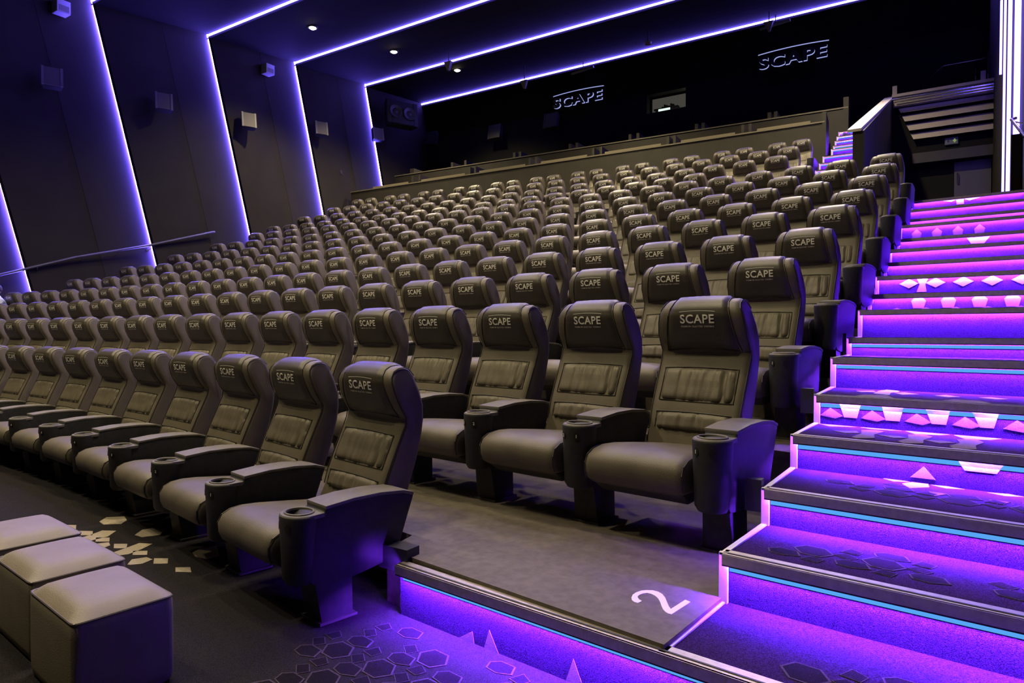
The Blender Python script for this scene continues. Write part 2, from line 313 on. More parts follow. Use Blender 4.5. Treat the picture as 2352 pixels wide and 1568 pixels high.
riser_motif('riser_motif', [[(-.196+.21*k,1.583),(-.17+.21*k,1.612),(-.115+.21*k,1.612),(-.089+.21*k,1.583),(-.105+.21*k,1.519),(-.18+.21*k,1.519)] for k in range(5)] + [[(-.37+.21*k,1.50),(-.30+.21*k,1.527),(-.23+.21*k,1.50)] for k in range(6)], 8, M['motif_pink'])
riser_motif('riser_motif', [[(-.30+.22*k,2.585),(-.245+.22*k,2.64),(-.19+.22*k,2.585),(-.205+.22*k,2.50),(-.285+.22*k,2.50)] for k in range(4)], 13, M['motif_pink'])
riser_motif('riser_motif', [[(.269,2.40),(.481,2.40),(.433,2.33),(.309,2.33)]], 12, M['motif_light'])
riser_motif('riser_motif', [[(.207,3.29),(.30,3.29),(.304,3.218),(.215,3.218)],[(.05,3.29),(.20,3.29),(.15,3.265)],[(.31,3.29),(.50,3.29),(.37,3.26)]], 16, M['motif_light'])
# dark honeycomb clusters with paler outlines on the lower treads and the front floor
HEXU = [[(.00,.00),(.03,-.05),(.09,-.055),(.125,-.01),(.095,.04),(.03,.045)],[(.135,.0),(.18,-.035),(.205,.0),(.165,.03)],[(.04,.065),(.085,.055),(.135,.075),(.12,.12),(.06,.125),(.03,.10)],[(.15,.05),(.20,.04),(.215,.075),(.175,.10)]]
def hexes(x0, x1, y0, y1, keep, seed):
    rnd = random.Random(seed); out = []; k = 0; y = y0
    while y < y1:
        x = x0 + (.11 if k % 2 else 0)
        while x < x1:
            for u in HEXU:
                q = [(x+a, y+b + NS*(x+a)*.6) for a, b in u]
                cxm = sum(p[0] for p in q)/len(q); cym = sum(p[1] for p in q)/len(q)
                if keep(cxm, cym) and rnd.random() < .9: out.append(q)
            x += .225
        y += .165; k += 1
    return out
def grow(q, s):
    cx = sum(p[0] for p in q)/len(q); cy = sum(p[1] for p in q)/len(q)
    return [(cx+(a-cx)*s, cy+(b-cy)*s) for a, b in q]
def cluster(x0, x1, y0, y1, z, ells, seed, parent):
    H = hexes(x0, x1, y0, y1, lambda a, b: any(((a-ex)/rx)**2 + ((b-ey)/ry)**2 < 1 for ex, ey, rx, ry in ells), seed)
    if H:
        motif('carpet_outline', [grow(q, 1.14) for q in H], z, M['motif_line'], parent)
        motif('carpet_motif', H, z+.0006, M['motif_dark'], parent)
cluster(-.55, .7, 2.44, 2.85, .5197, [(-.22, 2.60, .27, .13), (.34, 2.56, .20, .10)], 1, st)
cluster(-.55, .7, 2.92, 3.4, .667, [(-.20, 3.16, .26, .11), (.22, 3.08, .20, .12)], 2, st)
cluster(-.60, .4, 2.02, 2.4, .344, [(-.15, 2.05, .22, .10)], 4, st)
cluster(-2.5, -.6, 1.1, 2.05, FZ, [(-1.80, 1.68, .20, .33), (-1.49, 1.62, .13, .27), (-1.22, 1.90, .11, .08)], 3, fl)
FRONT = [[(-5.019,2.132),(-4.943,2.177),(-4.845,2.131),(-4.918,2.084)],[(-4.78,2.123),(-4.7,2.17),(-4.606,2.124),(-4.681,2.076)],[(-4.605,2.006),(-4.625,2.12),(-4.662,2.21),(-4.577,2.257),(-4.495,2.166),(-4.496,2.051),(-4.542,1.987)],
 [(-4.535,2.112),(-4.461,2.159),(-4.378,2.117),(-4.45,2.07)],[(-4.326,1.965),(-4.408,2.045),(-4.365,2.108),(-4.297,2.083),(-4.273,2.016)],[(-4.307,2.11),(-4.237,2.155),(-4.154,2.108),(-4.22,2.066)],[(-4.095,1.964),(-4.142,2.02),(-4.165,2.118),(-4.19,2.203),(-4.106,2.24),(-4.061,2.152),(-4.033,2.059),(-4.083,1.975)],
 [(-4.07,2.104),(-4.001,2.152),(-3.929,2.111),(-4.001,2.064)],[(-3.86,1.962),(-3.926,2.021),(-3.892,2.088),(-3.825,2.086),(-3.802,2.014),(-3.841,1.969)],[(-3.835,2.101),(-3.766,2.145),(-3.684,2.096),(-3.748,2.049)],[(-4.382,2.276),(-4.455,2.363),(-4.43,2.438),(-4.329,2.444),(-4.245,2.365),(-4.295,2.277)],
 [(-3.74,2.279),(-3.778,2.351),(-3.729,2.432),(-3.553,2.331),(-3.577,2.261),(-3.663,2.251)],[(-3.585,2.084),(-3.52,2.131),(-3.441,2.09),(-3.519,2.045)],[(-4.151,1.946),(-4.025,1.943),(-4.019,1.883)],[(-4.897,2.303),(-4.97,2.386),(-4.883,2.465),(-4.772,2.426),(-4.712,2.359),(-4.797,2.284)]]
motif('carpet_motif', [[near(*q) for q in s] for s in FRONT], FZ, M['motif_beige'], fl)
b = MB()
for (xa, xb, xm, h) in ((-1.56,-1.48,-1.49,.045),(-1.43,-1.36,-1.405,.075),(-1.06,-.99,-1.03,.085)):
    cx, cy, cz = CORN[0]; v = [(x, shear(x,cx,cy)-.004, z) for x, z in ((xa,FZ),(xm,FZ+h),(xb,FZ))] + [(x, shear(x,cx,cy)+.002, z) for x, z in ((xa,FZ),(xm,FZ+h),(xb,FZ))]
    b.add(v, [(0,1,2),(3,4,5),(0,1,4,3),(1,2,5,4),(2,0,3,5)])
o = b.build('riser_motif', M['motif_pink'], st); o['kind'] = 'stuff'
# painted row numerals on the tier floors
TWO = [(-.879,2.222),(-.892,2.228),(-.903,2.241),(-.908,2.253),(-.908,2.268),(-.902,2.287),(-.891,2.3),(-.874,2.3),(-.856,2.291),(-.838,2.273),(-.823,2.25),(-.806,2.218),(-.793,2.196),(-.779,2.18),(-.765,2.171),(-.753,2.171),(-.732,2.307),(-.753,2.315),(-.77,2.211),(-.783,2.228),(-.801,2.26),(-.821,2.296),(-.84,2.32),(-.86,2.333),(-.882,2.335),(-.901,2.325),(-.917,2.309),(-.927,2.282),(-.929,2.257),(-.923,2.23),(-.913,2.21),(-.901,2.2),(-.885,2.197)]
b = MB().prism([(x*1.0-.0, y) for x, y in TWO], .3641, .3661); o = b.build('floor_numeral', M['paint_white']); tag(o, 'white numeral two painted on the second tier floor by the stairs', 'floor number')

# ------------------------------------------------------------------ walls, ceiling, light strips
LEAN = -.243       # wall strips lean: y shrinks as z grows
STRIPE = [(5.25, 9.36), (8.351, 9.616), (11.478, 9.918), (14.568, 10.176), (17.758, 10.442), (20.947, 10.654)]   # (y, z) of each corner under the ceiling
def wy(k, z): y, zc = STRIPE[k]; return y + LEAN*(z-zc)
ORD = ['first','second','third','fourth','fifth','sixth','seventh','eighth','ninth','tenth','eleventh','twelfth','thirteenth','fourteenth','fifteenth','sixteenth','seventeenth','eighteenth','nineteenth','twentieth','twenty-first','twenty-second','twenty-third','twenty-fourth']
wl = empty('wall_left', (XL, 0, 0)); tag(wl, 'dark fabric side wall of slanted panels', kind='structure')
STEP = .13
def wpt(k, z, x): return (x - XL, wy(k, z), z)
for k in range(-1, 6):
    # near edge of a panel stands proud, far edge is flush
    zt = 11.2
    def edge(kk, z):
        if kk < 0: return -3.0
        if kk > 5: return YB
        return wy(kk, z)
    b = MB(); z0 = -.05
    a0, a1, c0, c1 = edge(k, z0), edge(k, zt), edge(k+1, z0), edge(k+1, zt)
    if k == 5: a0 = a1 = 20.9; c0 = c1 = YB
    if k == 4:
        c0 = c1 = YB
    if k == 5: continue
    pr = STEP if k >= 0 else .0
    b.hexa([(-.3, a0, z0), (pr, a0, z0), (.0, c0, z0), (-.3, c0, z0), (-.3, a1, zt), (pr, a1, zt), (.0, c1, zt), (-.3, c1, zt)])
    b.build('wall_panel', M['wall'], wl)
    # a fine panel joint half way
    if 0 <= k < 5:
        j = MB(); f = .55
        y0, y1 = a0+(c0-a0)*f, a1+(c1-a1)*f; x = pr*(1-f)
        j.hexa([(x-.01, y0-.006, z0), (x+.004, y0-.006, z0), (x+.004, y0+.006, z0), (x-.01, y0+.006, z0), (x-.01, y1-.006, zt), (x+.004, y1-.006, zt), (x+.004, y1+.006, zt), (x-.01, y1+.006, zt)])
        j.build('panel_joint', M['joint'], wl)
for k in range(0, 5):
    b = MB(); zb = max(.05, [0.8, 1.2, 2.2, 4.2, 5.2][k]); zt = STRIPE[k][1]
    def q(z): y = wy(k, z); return y
    x0, x1 = XL+.012, XL+.050
    b.hexa([(x0, q(zb)-.022, zb), (x1, q(zb)-.022, zb), (x1, q(zb)-.004, zb), (x0, q(zb)-.004, zb), (x0, q(zt)-.022, zt), (x1, q(zt)-.022, zt), (x1, q(zt)-.004, zt), (x0, q(zt)-.004, zt)])
    o = b.build('wall_light_strip', M['led_wall'])
    cv = MB(); x2, x3 = XL+.058, XL+.066
    cv.hexa([(x2, q(zb)-.034, zb), (x3, q(zb)-.034, zb), (x3, q(zb), zb), (x2, q(zb), zb), (x2, q(zt)-.034, zt), (x3, q(zt)-.034, zt), (x3, q(zt), zt), (x2, q(zt), zt)])
    cv.build('strip_cover', M['spk_black'], o)
    tag(o, 'slanted blue-violet light strip on the side wall, %s from the screen end' % ORD[k], 'light strip', 'slanted light strips on the side wall')
ce = empty('ceiling', (0, 0, 0)); tag(ce, 'dark ceiling of stepped bays between light lines', kind='structure')
for k in range(-1, 6):
    ya, za = (STRIPE[k] if k >= 0 else (-3.0, ceil_z(-3.0))); yb, zb = (STRIPE[k+1] if k < 5 else (YB+.1, STRIPE[5][1]))
    dr = STEP if k >= 0 else 0
    MB().hexa([(XL-.3, ya, za-dr), (XR+.3, ya, za-dr), (XR+.3, yb, zb), (XL-.3, yb, zb), (XL-.3, ya, za+.5), (XR+.3, ya, za+.5), (XR+.3, yb, zb+.5), (XL-.3, yb, zb+.5)]).build('ceiling_panel', M['ceiling'], ce)
for k in range(0, 6):
    y, z = STRIPE[k]; b = MB().box((XL+.02, y-.022, z-.060), (XR-.02, y-.004, z-.014)); o = b.build('ceiling_light_strip', M['led_ceil'])
    tag(o, 'straight blue-violet light line across the ceiling, %s from the screen end' % ORD[k], 'light strip', 'light lines across the ceiling')
wr = MB().box((XR, -3, -.1), (XR+.3, YB, 11.2)).build('wall_right', M['wall']); tag(wr, 'dark side wall along the lit stairs', kind='structure')
# back wall with the projection window opening
wb = empty('wall_back', (0, YB, 0)); tag(wb, 'black rear wall with projection window', kind='structure')
wx0, wx1, wz0, wz1 = -8.36, -6.95, 8.62, 9.30
b = MB(); b.box((XL-.3, 0, 0), (wx0, .3, 11.2)); b.box((wx1, 0, 0), (XR+.3, .3, 11.2)); b.box((wx0, 0, 0), (wx1, .3, wz0)); b.box((wx0, 0, wz1), (wx1, .3, 11.2)); b.build('wall_surface', M['wall_back'], wb)
bw = empty('window_1', (0, YB, 0)); tag(bw, 'projection booth window showing a pale screen and shelf', kind='structure')
MB().box((wx0-.1, .9, wz0-.1), (wx1+.1, .95, wz1+.1)).build('booth_wall', M['booth_dim'], bw)
b = MB(); b.box((wx0, .02, wz0), (wx0+.04, .3, wz1)); b.box((wx1-.04, .02, wz0), (wx1, .3, wz1)); b.box((wx0, .02, wz0-.0), (wx1, .3, wz0+.03)); b.box((wx0, .02, wz1-.03), (wx1, .3, wz1)); b.build('window_frame', M['spk_black'], bw)
MB().box((wx0+.34, .30, wz0+.03), (wx0+.74, .33, wz0+.20)).build('booth_screen', M['booth'], bw)
MB().box((wx0+.06, .62, wz0+.30), (wx1-.5, .80, wz0+.34)).build('booth_shelf', M['spk_black'], bw)
b = MB()
for k in range(6): b.box((wx0+.34+k*.075, .62, wz0+.34), (wx0+.385+k*.075, .72, wz0+.38+.03*((k*5) % 3)))
b.build('booth_equipment', M['spk_black'], bw)
MB().box((wx1-.06, .25, wz0+.28), (wx1-.03, .28, wz0+.36)).build('booth_lamp', M['lamp'], bw)
MB().box((wx0, .10, wz0), (wx0+.001, .11, wz1)).build('window_bead', M['spk_black'], bw)
# ------------------------------------------------------------------ the cinema seat
PROF = [(-.150,.36),(-.125,.45),(-.098,.54),(-.056,.64),(-.010,.74),(.026,.82),(.034,.858),(.006,.90),(-.018,.95),(-.034,1.0),(-.042,1.045),(-.034,1.082),(-.010,1.112),(.025,1.130),(.065,1.134),(.10,1.122),(.128,1.085),(.155,1.00),(.172,.92),(.172,.84),(.160,.76),(.125,.62),(.075,.48),(.030,.36)]
SY = .03            # brings the printed head panel onto the measured row line
def hw(z):          # half width of the back by height
    for (z0, w0), (z1, w1) in zip(((.3,.245),(.86,.252),(.95,.248),(1.05,.232),(1.11,.214)), ((.86,.252),(.95,.248),(1.05,.232),(1.11,.214),(1.2,.205))):
        if z0 <= z <= z1: return w0 + (w1-w0)*(z-z0)/(z1-z0)
    return .24
def normals(P, closed=True):
    out = []
    n = len(P)
    for i in range(n):
        a, b = P[(i-1) % n], P[(i+1) % n]; t = Vector((b[0]-a[0], b[1]-a[1])).normalized(); out.append(Vector((-t.y, t.x)))   # outward for this winding
    return out
NRM = normals(PROF)
def loft(P, N, half, ts, R, bulge=None):
    v = []; n = len(P)
    for t in ts:
        a = abs(t); s = max(0, (a-.80)/.20); e = R*(1-math.sqrt(max(0, 1-s*s)))
        for (y, z), nn in zip(P, N):
            bl = bulge(t, y, z) if bulge else 0
            v.append((t*(half(z) if callable(half) else half), y - nn.x*e + nn.x*bl, z - nn.y*e + nn.y*bl))
    f = []
    for i in range(len(ts)-1):
        for k in range(n): f.append((i*n+k, i*n+(k+1) % n, (i+1)*n+(k+1) % n, (i+1)*n+k))
    f += [tuple(range(n)), tuple(range((len(ts)-1)*n, len(ts)*n))]
    return v, f
# orient: with this winding the outward normal must point away from the middle
_c = Vector((.05, .75)); 
if sum((Vector(p)-_c).dot(n) for p, n in zip(PROF, NRM)) < 0: NRM = [-n for n in NRM]
TS = [-1,-.985,-.95,-.90,-.84,-.5,0,.5,.84,.90,.95,.985,1]
v, f = loft(PROF, NRM, hw, TS, .030)
ME = {}
ME['backrest'] = mesh_from('backrest', v, f, M['leather'], True, 50)
# interpolated front surface
FR = PROF[1:15]
def yfront(z):
    for (y0, z0), (y1, z1) in zip(FR, FR[1:]):
        if z0 <= z <= z1: return y0 + (y1-y0)*(z-z0)/(z1-z0)
    return FR[-1][0]
# piping along both front edges
for sx in (-1, 1):
    pts = [(sx*(hw(z)*.975), y - n.x*.009, z - n.y*.009) for (y, z), n in list(zip(PROF, NRM))[1:17]]
    ME['piping%d' % sx] = MB().tube(pts, .0030, 5).mesh('piping', M['seam'], True)
# head panel wraps from the neck over the crown
hp = list(zip(PROF, NRM))[6:17]
def head_panel():
    # resample the path
    path = []
    for (p0, n0), (p1, n1) in zip(hp, hp[1:]):
        for k in range(3):
            s = k/3; path.append((Vector(p0).lerp(Vector(p1), s), n0.lerp(n1, s).normalized()))
    path.append((Vector(hp[-1][0]), hp[-1][1]))
    nu = 16; V = []; F = []; m = len(path)
    for i, (p, n) in enumerate(path):
        s = i/(m-1); half = .203 - .055*min(1, s/.62)
        for j in range(nu+1):
            u = -1 + 2*j/nu; a = abs(u)
            edge = min(1, (1-a)/.10) * min(1, s/.05)
            off = -.004 + .0175*math.sqrt(edge) + .004*(1-a*a)
            wr = .0012*math.sin(u*23 + s*5)*max(0, s-.35)
            dip = .010*(1-a*a) if i == 0 else 0
            q = p + n*(off + wr)
            V.append((u*half, q.x, q.y + dip))
    for i in range(m-1):
        for j in range(nu): F.append((i*(nu+1)+j, i*(nu+1)+j+1, (i+1)*(nu+1)+j+1, (i+1)*(nu+1)+j))
    return mesh_from('headrest', V, F, M['head'], True)
ME['headrest'] = head_panel()
# seams beside the head panel
b = MB()
for sx in (-1, 1):
    path = []
    m = len(hp)
    for i, ((y, z), n) in enumerate(hp):
        s = i/(m-1); half = .203 - .055*min(1, s/.62)
        path.append((sx*(half+.002), y + n.x*.002, z + n.y*.002))
    b.tube(path, .0026, 5)
(y, z), n = hp[0]
b.tube([(u*.203, y + n.x*.003, z + n.y*.003 + .010*(1-u*u)) for u in (-1,-.6,-.2,.2,.6,1)], .0026, 5)
ME['head_seam'] = b.mesh('head_seam', M['seam'], True)
# ruched cushions
def ruched(z0, z1, half, seed):
    rnd = random.Random(seed); nx, nz = 44, 12; V = []; F = []
    folds = [(rnd.uniform(-1, 1), rnd.uniform(.02, .05), rnd.uniform(.007, .014), rnd.uniform(-.25, .25)) for _ in range(15)]
    for i in range(nz+1):
        t = i/nz; z = z0 + (z1-z0)*t
        for j in range(nx+1):
            u = -1 + 2*j/nx
            ex = min(1, (1-abs(u))/.07); ez = min(1, min(t, 1-t)/.12)
            e = math.sqrt(max(0, ex))*math.sqrt(max(0, ez))
            off = -.006 + .022*e
            fold = 0
            for c, wd, am, sl in folds:
                d = (u - c - sl*(t-.5)*.5)/wd; fold -= am*math.exp(-d*d)*(.35+.65*abs(t-.45)*1.6)
            zz = z + .006*(1-u*u)*(1 if t > .5 else -.4)
            r = .93 + .07*e
            V.append((u*half*(1 - .035*(1-ez)**2), yfront(z) - off - fold*e, zz - (.010 if t > .5 else -.010)*(1-ex)**2))
    for i in range(nz):
        for j in range(nx): F.append((i*(nx+1)+j, i*(nx+1)+j+1, (i+1)*(nx+1)+j+1, (i+1)*(nx+1)+j))
    return V, F
V, F = ruched(.595, .765, .198, 3); ME['upper'] = mesh_from('ruched_cushion', V, F, M['leather_panel'], True)
V, F = ruched(.375, .535, .198, 8); ME['lower'] = mesh_from('ruched_cushion', V, F, M['leather_panel'], True)
def frame_seam(z0, z1, half):
    b = MB(); pts = []
    def P(u, z, dz): return (u*half, yfront(z) - .002, z + dz)
    top = [P(u/6, z1, .006*(1-(u/6)**2)) for u in range(-6, 7)]; bot = [P(u/6, z0, -.0024*(1-(u/6)**2)) for u in range(6, -7, -1)]
    pts = top + [P(1, z1-(z1-z0)*k/4, 0) for k in (1, 2, 3)] + bot + [P(-1, z0+(z1-z0)*k/4, 0) for k in (1, 2, 3)] + top[:2]
    b.tube(pts, .0026, 5); return b
b = frame_seam(.595, .765, .203); ME['upper_seam'] = b.mesh('cushion_seam', M['seam'], True)
b = frame_seam(.375, .535, .203); ME['lower_seam'] = b.mesh('cushion_seam', M['seam'], True)
# seat cushion
CP = [(-.02,.30),(-.02,.345),(-.15,.365),(-.35,.392),(-.52,.412),(-.60,.416),(-.66,.408),(-.705,.385),(-.728,.345),(-.728,.30),(-.712,.262),(-.68,.245),(-.40,.245),(-.15,.26)]
CN = normals(CP); 
_c = Vector((-.35, .32))
if sum((Vector(p)-_c).dot(n) for p, n in zip(CP, CN)) < 0: CN = [-n for n in CN]
v, f = loft(CP, CN, .250, TS, .028, lambda t, y, z: (.014*(1-t*t)) if z > .34 else 0)
ME['cushion'] = mesh_from('seat_cushion', v, f, M['leather'], True, 55)
for sx in (-1, 1): ME['cushion_piping%d' % sx] = MB().tube([(sx*.244, y - n.x*.008, z - n.y*.008) for (y, z), n in list(zip(CP, CN))[2:11]], .003, 5).mesh('cushion_piping', M['seam'], True)
b = MB().hexa([(-.22,-.60,.195),(.22,-.60,.195),(.22,-.06,.215),(-.22,-.06,.215),(-.235,-.675,.25),(.235,-.675,.25),(.235,-.05,.262),(-.235,-.05,.262)])
ME['pan'] = bevel(b.mesh('seat_pan', M['shell']), .012)
# armrest: body, pad, cup holder
AX = .34; AW = .074
side = [(-.60,.505),(-.645,.47),(-.635,.22),(-.61,.195),(-.50,.178),(-.40,.180),(-.165,.215),(-.055,.505),(-.12,.528),(-.25,.540),(-.40,.540),(-.545,.530),(-.548,.508)]
b = MB().prism(side, AX-AW, AX+AW, axis='x'); ME['arm'] = bevel(b.mesh('armrest', M['plastic']), .010, 2, 40)
top = [(-.545,.536),(-.40,.549),(-.25,.549),(-.12,.537),(-.058,.518)]
pad = top + [(y, z-.016) for y, z in reversed(top)]
b = MB().prism(pad, AX-AW-.002, AX+AW+.002, axis='x'); ME['pad'] = bevel(b.mesh('arm_pad', M['arm_top']), .004, 2, 40)
b = MB()
cy0 = -.628
prof = [(.0,.42),(.052,.42),(.054,.505),(.056,.514),(.060,.5165),(.064,.514),(.0645,.509),(.068,.508),(.078,.508),(.083,.502),(.084,.49),(.080,.40),(.073,.22),(.060,.198),(.0,.195)]
b.lathe(prof, AX, cy0, 28)
me = b.mesh('cup_holder', M['plastic'], True, 40); me.materials.append(M['arm_top']); me.materials.append(M['dark'])
nr = 28
for p in me.polygons:
    ring = p.index // nr
    p.material_index = 2 if ring < 2 else (1 if ring < 9 else 0)
# deck between the cup and the pad
n0 = len(me.polygons)
ME['cup'] = me
b = MB().prism([(AX+.082, cy0), (AX+.076, -.552), (AX-.076, -.552), (AX-.082, cy0)] + [(AX+.067*math.cos(PI-PI*k/12), cy0+.067*math.sin(PI-PI*k/12)) for k in range(13)], .490, .5075); ME['deck'] = b.mesh('cup_deck', M['arm_top'])
# leg under the armrest
b = MB().hexa([(AX-.075,-.56,0),(AX+.065,-.56,0),(AX+.065,-.40,0),(AX-.075,-.40,0),(AX-.06,-.60,.235),(AX+.06,-.60,.235),(AX+.06,-.40,.235),(AX-.06,-.40,.235)])
ME['leg'] = bevel(b.mesh('leg', M['plastic']), .008)
b = MB().box((AX-.085,-.575,0),(AX+.075,-.385,.012)); ME['foot'] = b.mesh('foot_plate', M['shell'])
# lettering printed on the head panel
def text_mesh(txt, size, bold=0.0, spacing=1.0, res=3):
    cu = bpy.data.curves.new('txt', 'FONT'); cu.body = txt; cu.size = size; cu.align_x = 'CENTER'; cu.align_y = 'CENTER'; cu.offset = bold; cu.space_character = spacing; cu.resolution_u = res; cu.fill_mode = 'FRONT'
    o = bpy.data.objects.new('txt', cu); C.objects.link(o)
    dg = bpy.context.evaluated_depsgraph_get(); me = bpy.data.meshes.new_from_object(o.evaluated_get(dg))
    V = [tuple(q.co) for q in me.vertices]; F = [tuple(p.vertices) for p in me.polygons]
    bpy.data.objects.remove(o); bpy.data.curves.remove(cu); bpy.data.meshes.remove(me)
    return V, F
def fit(V, w, h=None, cx=0, cy=0):
    xs = [v[0] for v in V]; ys = [v[1] for v in V]; sx = w/(max(xs)-min(xs)); sy = (h/(max(ys)-min(ys))) if h else sx
    mx = (max(xs)+min(xs))/2; my = (max(ys)+min(ys))/2
    return [((x-mx)*sx+cx, (y-my)*sy+cy) for x, y, *_ in V]
def head_y(z):        # head panel surface at the middle
    best = None
    for (p0, n0), (p1, n1) in zip(hp, hp[1:]):
        if p0[1] <= z <= p1[1]:
            s = (z-p0[1])/(p1[1]-p0[1]); return p0[0]+(p1[0]-p0[0])*s - .0185
    return -.05
b = MB()
V, F = text_mesh('SCAPE', .06, .0012, 1.06); XY = fit(V, .186, .047, 0, 1.026); b.add([(x, head_y(z)-.0012, z) for x, z in XY], F)
V, F = text_mesh('PREMIUM SELECTED CINEMAS', .012, .0001, 1.25, 1); XY = fit(V, .180, .0085, 0, .987); b.add([(x, head_y(z)-.0012, z) for x, z in XY], F)
N = 12; arc = [(-.098+.196*k/N, 1.064+.005*(1-(2*k/N-1)**2)) for k in range(N+1)]
vv = [(x, head_y(z)-.0016, z+.0014) for x, z in arc] + [(x, head_y(z)-.0016, z-.0014) for x, z in arc]
b.add(vv, [(k, k+1, N+1+k+1, N+1+k) for k in range(N)])
me = bpy.data.meshes.new('lettering'); me.from_pydata(b.v, [], b.f); me.materials.append(M['print']); me.update(); ME['lettering'] = me
# number plates on the cup holders
def plate(num, side):
    b = MB(); a0 = math.radians(-90 + (24 if side else -30)); pts = []
    R = .0835
    def on(u, z): a = a0 + u/R; return (AX + R*math.cos(a)*.985, cy0 + R*math.sin(a), z)
    ring = [on(.015*math.cos(2*PI*k/14), .455+.019*math.sin(2*PI*k/14)) for k in range(14)]
    R += .0015; ring2 = [on(.015*math.cos(2*PI*k/14), .455+.019*math.sin(2*PI*k/14)) for k in range(14)]
    b.add(ring+ring2, [tuple(range(14)), tuple(range(14, 28))] + [(k, (k+1) % 14, 14+(k+1) % 14, 14+k) for k in range(14)])
    me = b.mesh('seat_number', M['dark'])
    if num is None: return me
    V, F = text_mesh(str(num), .022, .0006, 1, 2); R += .001
    n0 = len(b.v); xs = [v[0] for v in V]; ys = [v[1] for v in V]; mx = (max(xs)+min(xs))/2; my = (max(ys)+min(ys))/2
    b.add([on(v[0]-mx, .455+v[1]-my) for v in V], F)
    me = bpy.data.meshes.new('seat_number'); me.from_pydata(b.v, [], b.f); me.update(); me.materials.append(M['dark']); me.materials.append(M['print'])
    nf = 16
    for p in me.polygons: p.material_index = 1 if p.index >= nf else 0
    return me
PLATE = {}
def get_plate(num, side):
    if (num, side) not in PLATE: PLATE[(num, side)] = plate(num, side)
    return PLATE[(num, side)]
SEATS = []
GROUP = 'leather seats in the curved cinema rows'
def make_seat(r, i):
    (z, P) = ROWS[r]; p, t, n = seat_frame(r, i)
    near = r <= 4; mid = r <= 8
    root = empty('cinema_seat', (p.x + n.x*SY, p.y + n.y*SY, z), math.atan2(t.y, t.x))
    Pn = ROWS[r][1]; sp = (Vector(Pn[max(i-1, 0)]) - Vector(Pn[min(i+1, len(Pn)-1)])).length / (min(i+1, len(Pn)-1) - max(i-1, 0))
    root.scale = (max(.84, min(1.10, sp/.682)), 1, 1) if 1 < r < 13 else ((.90, 1, 1) if r > 1 else (min(1.06, sp/.69), FS, FS))
    tag(root, 'brown-grey leather seat with printed headrest, %s row from the floor, %s from the lit stairs' % (ORD[r-1], ORD[i]), 'seat', GROUP)
    bk = obj('backrest', ME['backrest'], root)
    hd = obj('headrest', ME['headrest'], root)
    obj('lettering', ME['lettering'], hd)
    if mid: obj('head_seam', ME['head_seam'], hd); obj('piping', ME['piping-1'], bk); obj('piping', ME['piping1'], bk)
    up = obj('ruched_cushion', ME['upper'], root); 
    if near: obj('cushion_seam', ME['upper_seam'], up)
    if mid:
        lo = obj('ruched_cushion', ME['lower'], root)
        if near: obj('cushion_seam', ME['lower_seam'], lo)
    cu = obj('seat_cushion', ME['cushion'], root)
    if near: obj('cushion_piping', ME['cushion_piping-1'], cu); obj('cushion_piping', ME['cushion_piping1'], cu)
    if mid: obj('seat_pan', ME['pan'], root)
    if r == 13 and i % 2: return root            # the rear seats stand in pairs without an arm between them
    ar = obj('armrest', ME['arm'], root); obj('arm_pad', ME['pad'], ar); obj('cup_holder', ME['cup'], ar)
    if mid: obj('cup_deck', ME['deck'], ar)
    if r <= 3 and i < 9:
        obj('seat_number', get_plate(i+1, 0), ar); obj('seat_number', get_plate(i if i else None, 1), ar)
    lg = obj('leg', ME['leg'], root)
    if near: obj('foot_plate', ME['foot'], lg)
    return root
for r in range(1, 14):
    for i in range(len(ROWS[r][1])): SEATS.append(make_seat(r, i))
# ------------------------------------------------------------------ rear boxes: two parapets with posts and desk tops
def lerp(a, b, t): return tuple(p+(q-p)*t for p, q in zip(a, b))
def parapet(name, label, A, B, h, th):
    root = empty(name, A); tag(root, label, 'parapet')
    d = Vector((B[0]-A[0], B[1]-A[1])).normalized(); n = Vector((-d.y, d.x))
    def P(x, off, z):
        t = (x-A[0])/(B[0]-A[0]); y = A[1]+(B[1]-A[1])*t; zt = A[2]+(B[2]-A[2])*t
        return (x + n.x*off - A[0], y + n.y*off - A[1], zt + z - A[2])
    def slab(mb, x0, x1, o0, o1, z0, z1): return mb.hexa([P(x0,o0,z0),P(x1,o0,z0),P(x1,o1,z0),P(x0,o1,z0),P(x0,o0,z1),P(x1,o0,z1),P(x1,o1,z1),P(x0,o1,z1)])
    slab(MB(), A[0], B[0], 0, th, -h, -.035).build('front_panel', M['parapet'], root)
    slab(MB(), A[0]-.02, B[0]+.06, -.025, th+.02, -.035, 0).build('cap_rail', M['cap_dim'], root)
    return root, slab
p1, s1 = parapet('box_parapet', 'long low laminate parapet with pale cap behind the rearmost seats', (-17.6, 16.77, 6.28), (-2.42, 17.7, 6.43), 1.75, .10)
for (xa, xb) in ((-15.0,-14.71),(-12.71,-12.5),(-10.53,-10.31),(-8.45,-8.21),(-6.26,-6.08),(-4.3,-4.12)):
    for x in (xa, xb): s1(MB(), x-.035, x+.035, .16, .95, -.4, .27).build('side_panel', M['parapet'], p1)
xs = [-17.2,-15.1,-12.8,-10.6,-8.55,-6.36,-4.4,-2.6]
for xa, xb in zip(xs, xs[1:]):
    b = MB(); f = .45
    # tilted desk board between two boxes
    b2 = MB(); s1(b2, xa+.45, xb-.10, .18, .20, -.02, .11); b2.build('desk_board', M['desk'], p1)
s1(MB(), -2.42, -2.33, -.02, .9, -1.7, .22).build('end_post', M['parapet'], p1)
p2, s2 = parapet('box_parapet', 'higher rear laminate parapet of the second row of boxes', (-16.9, 18.3, 7.06), (-2.05, 19.0, 7.08), 1.2, .10)
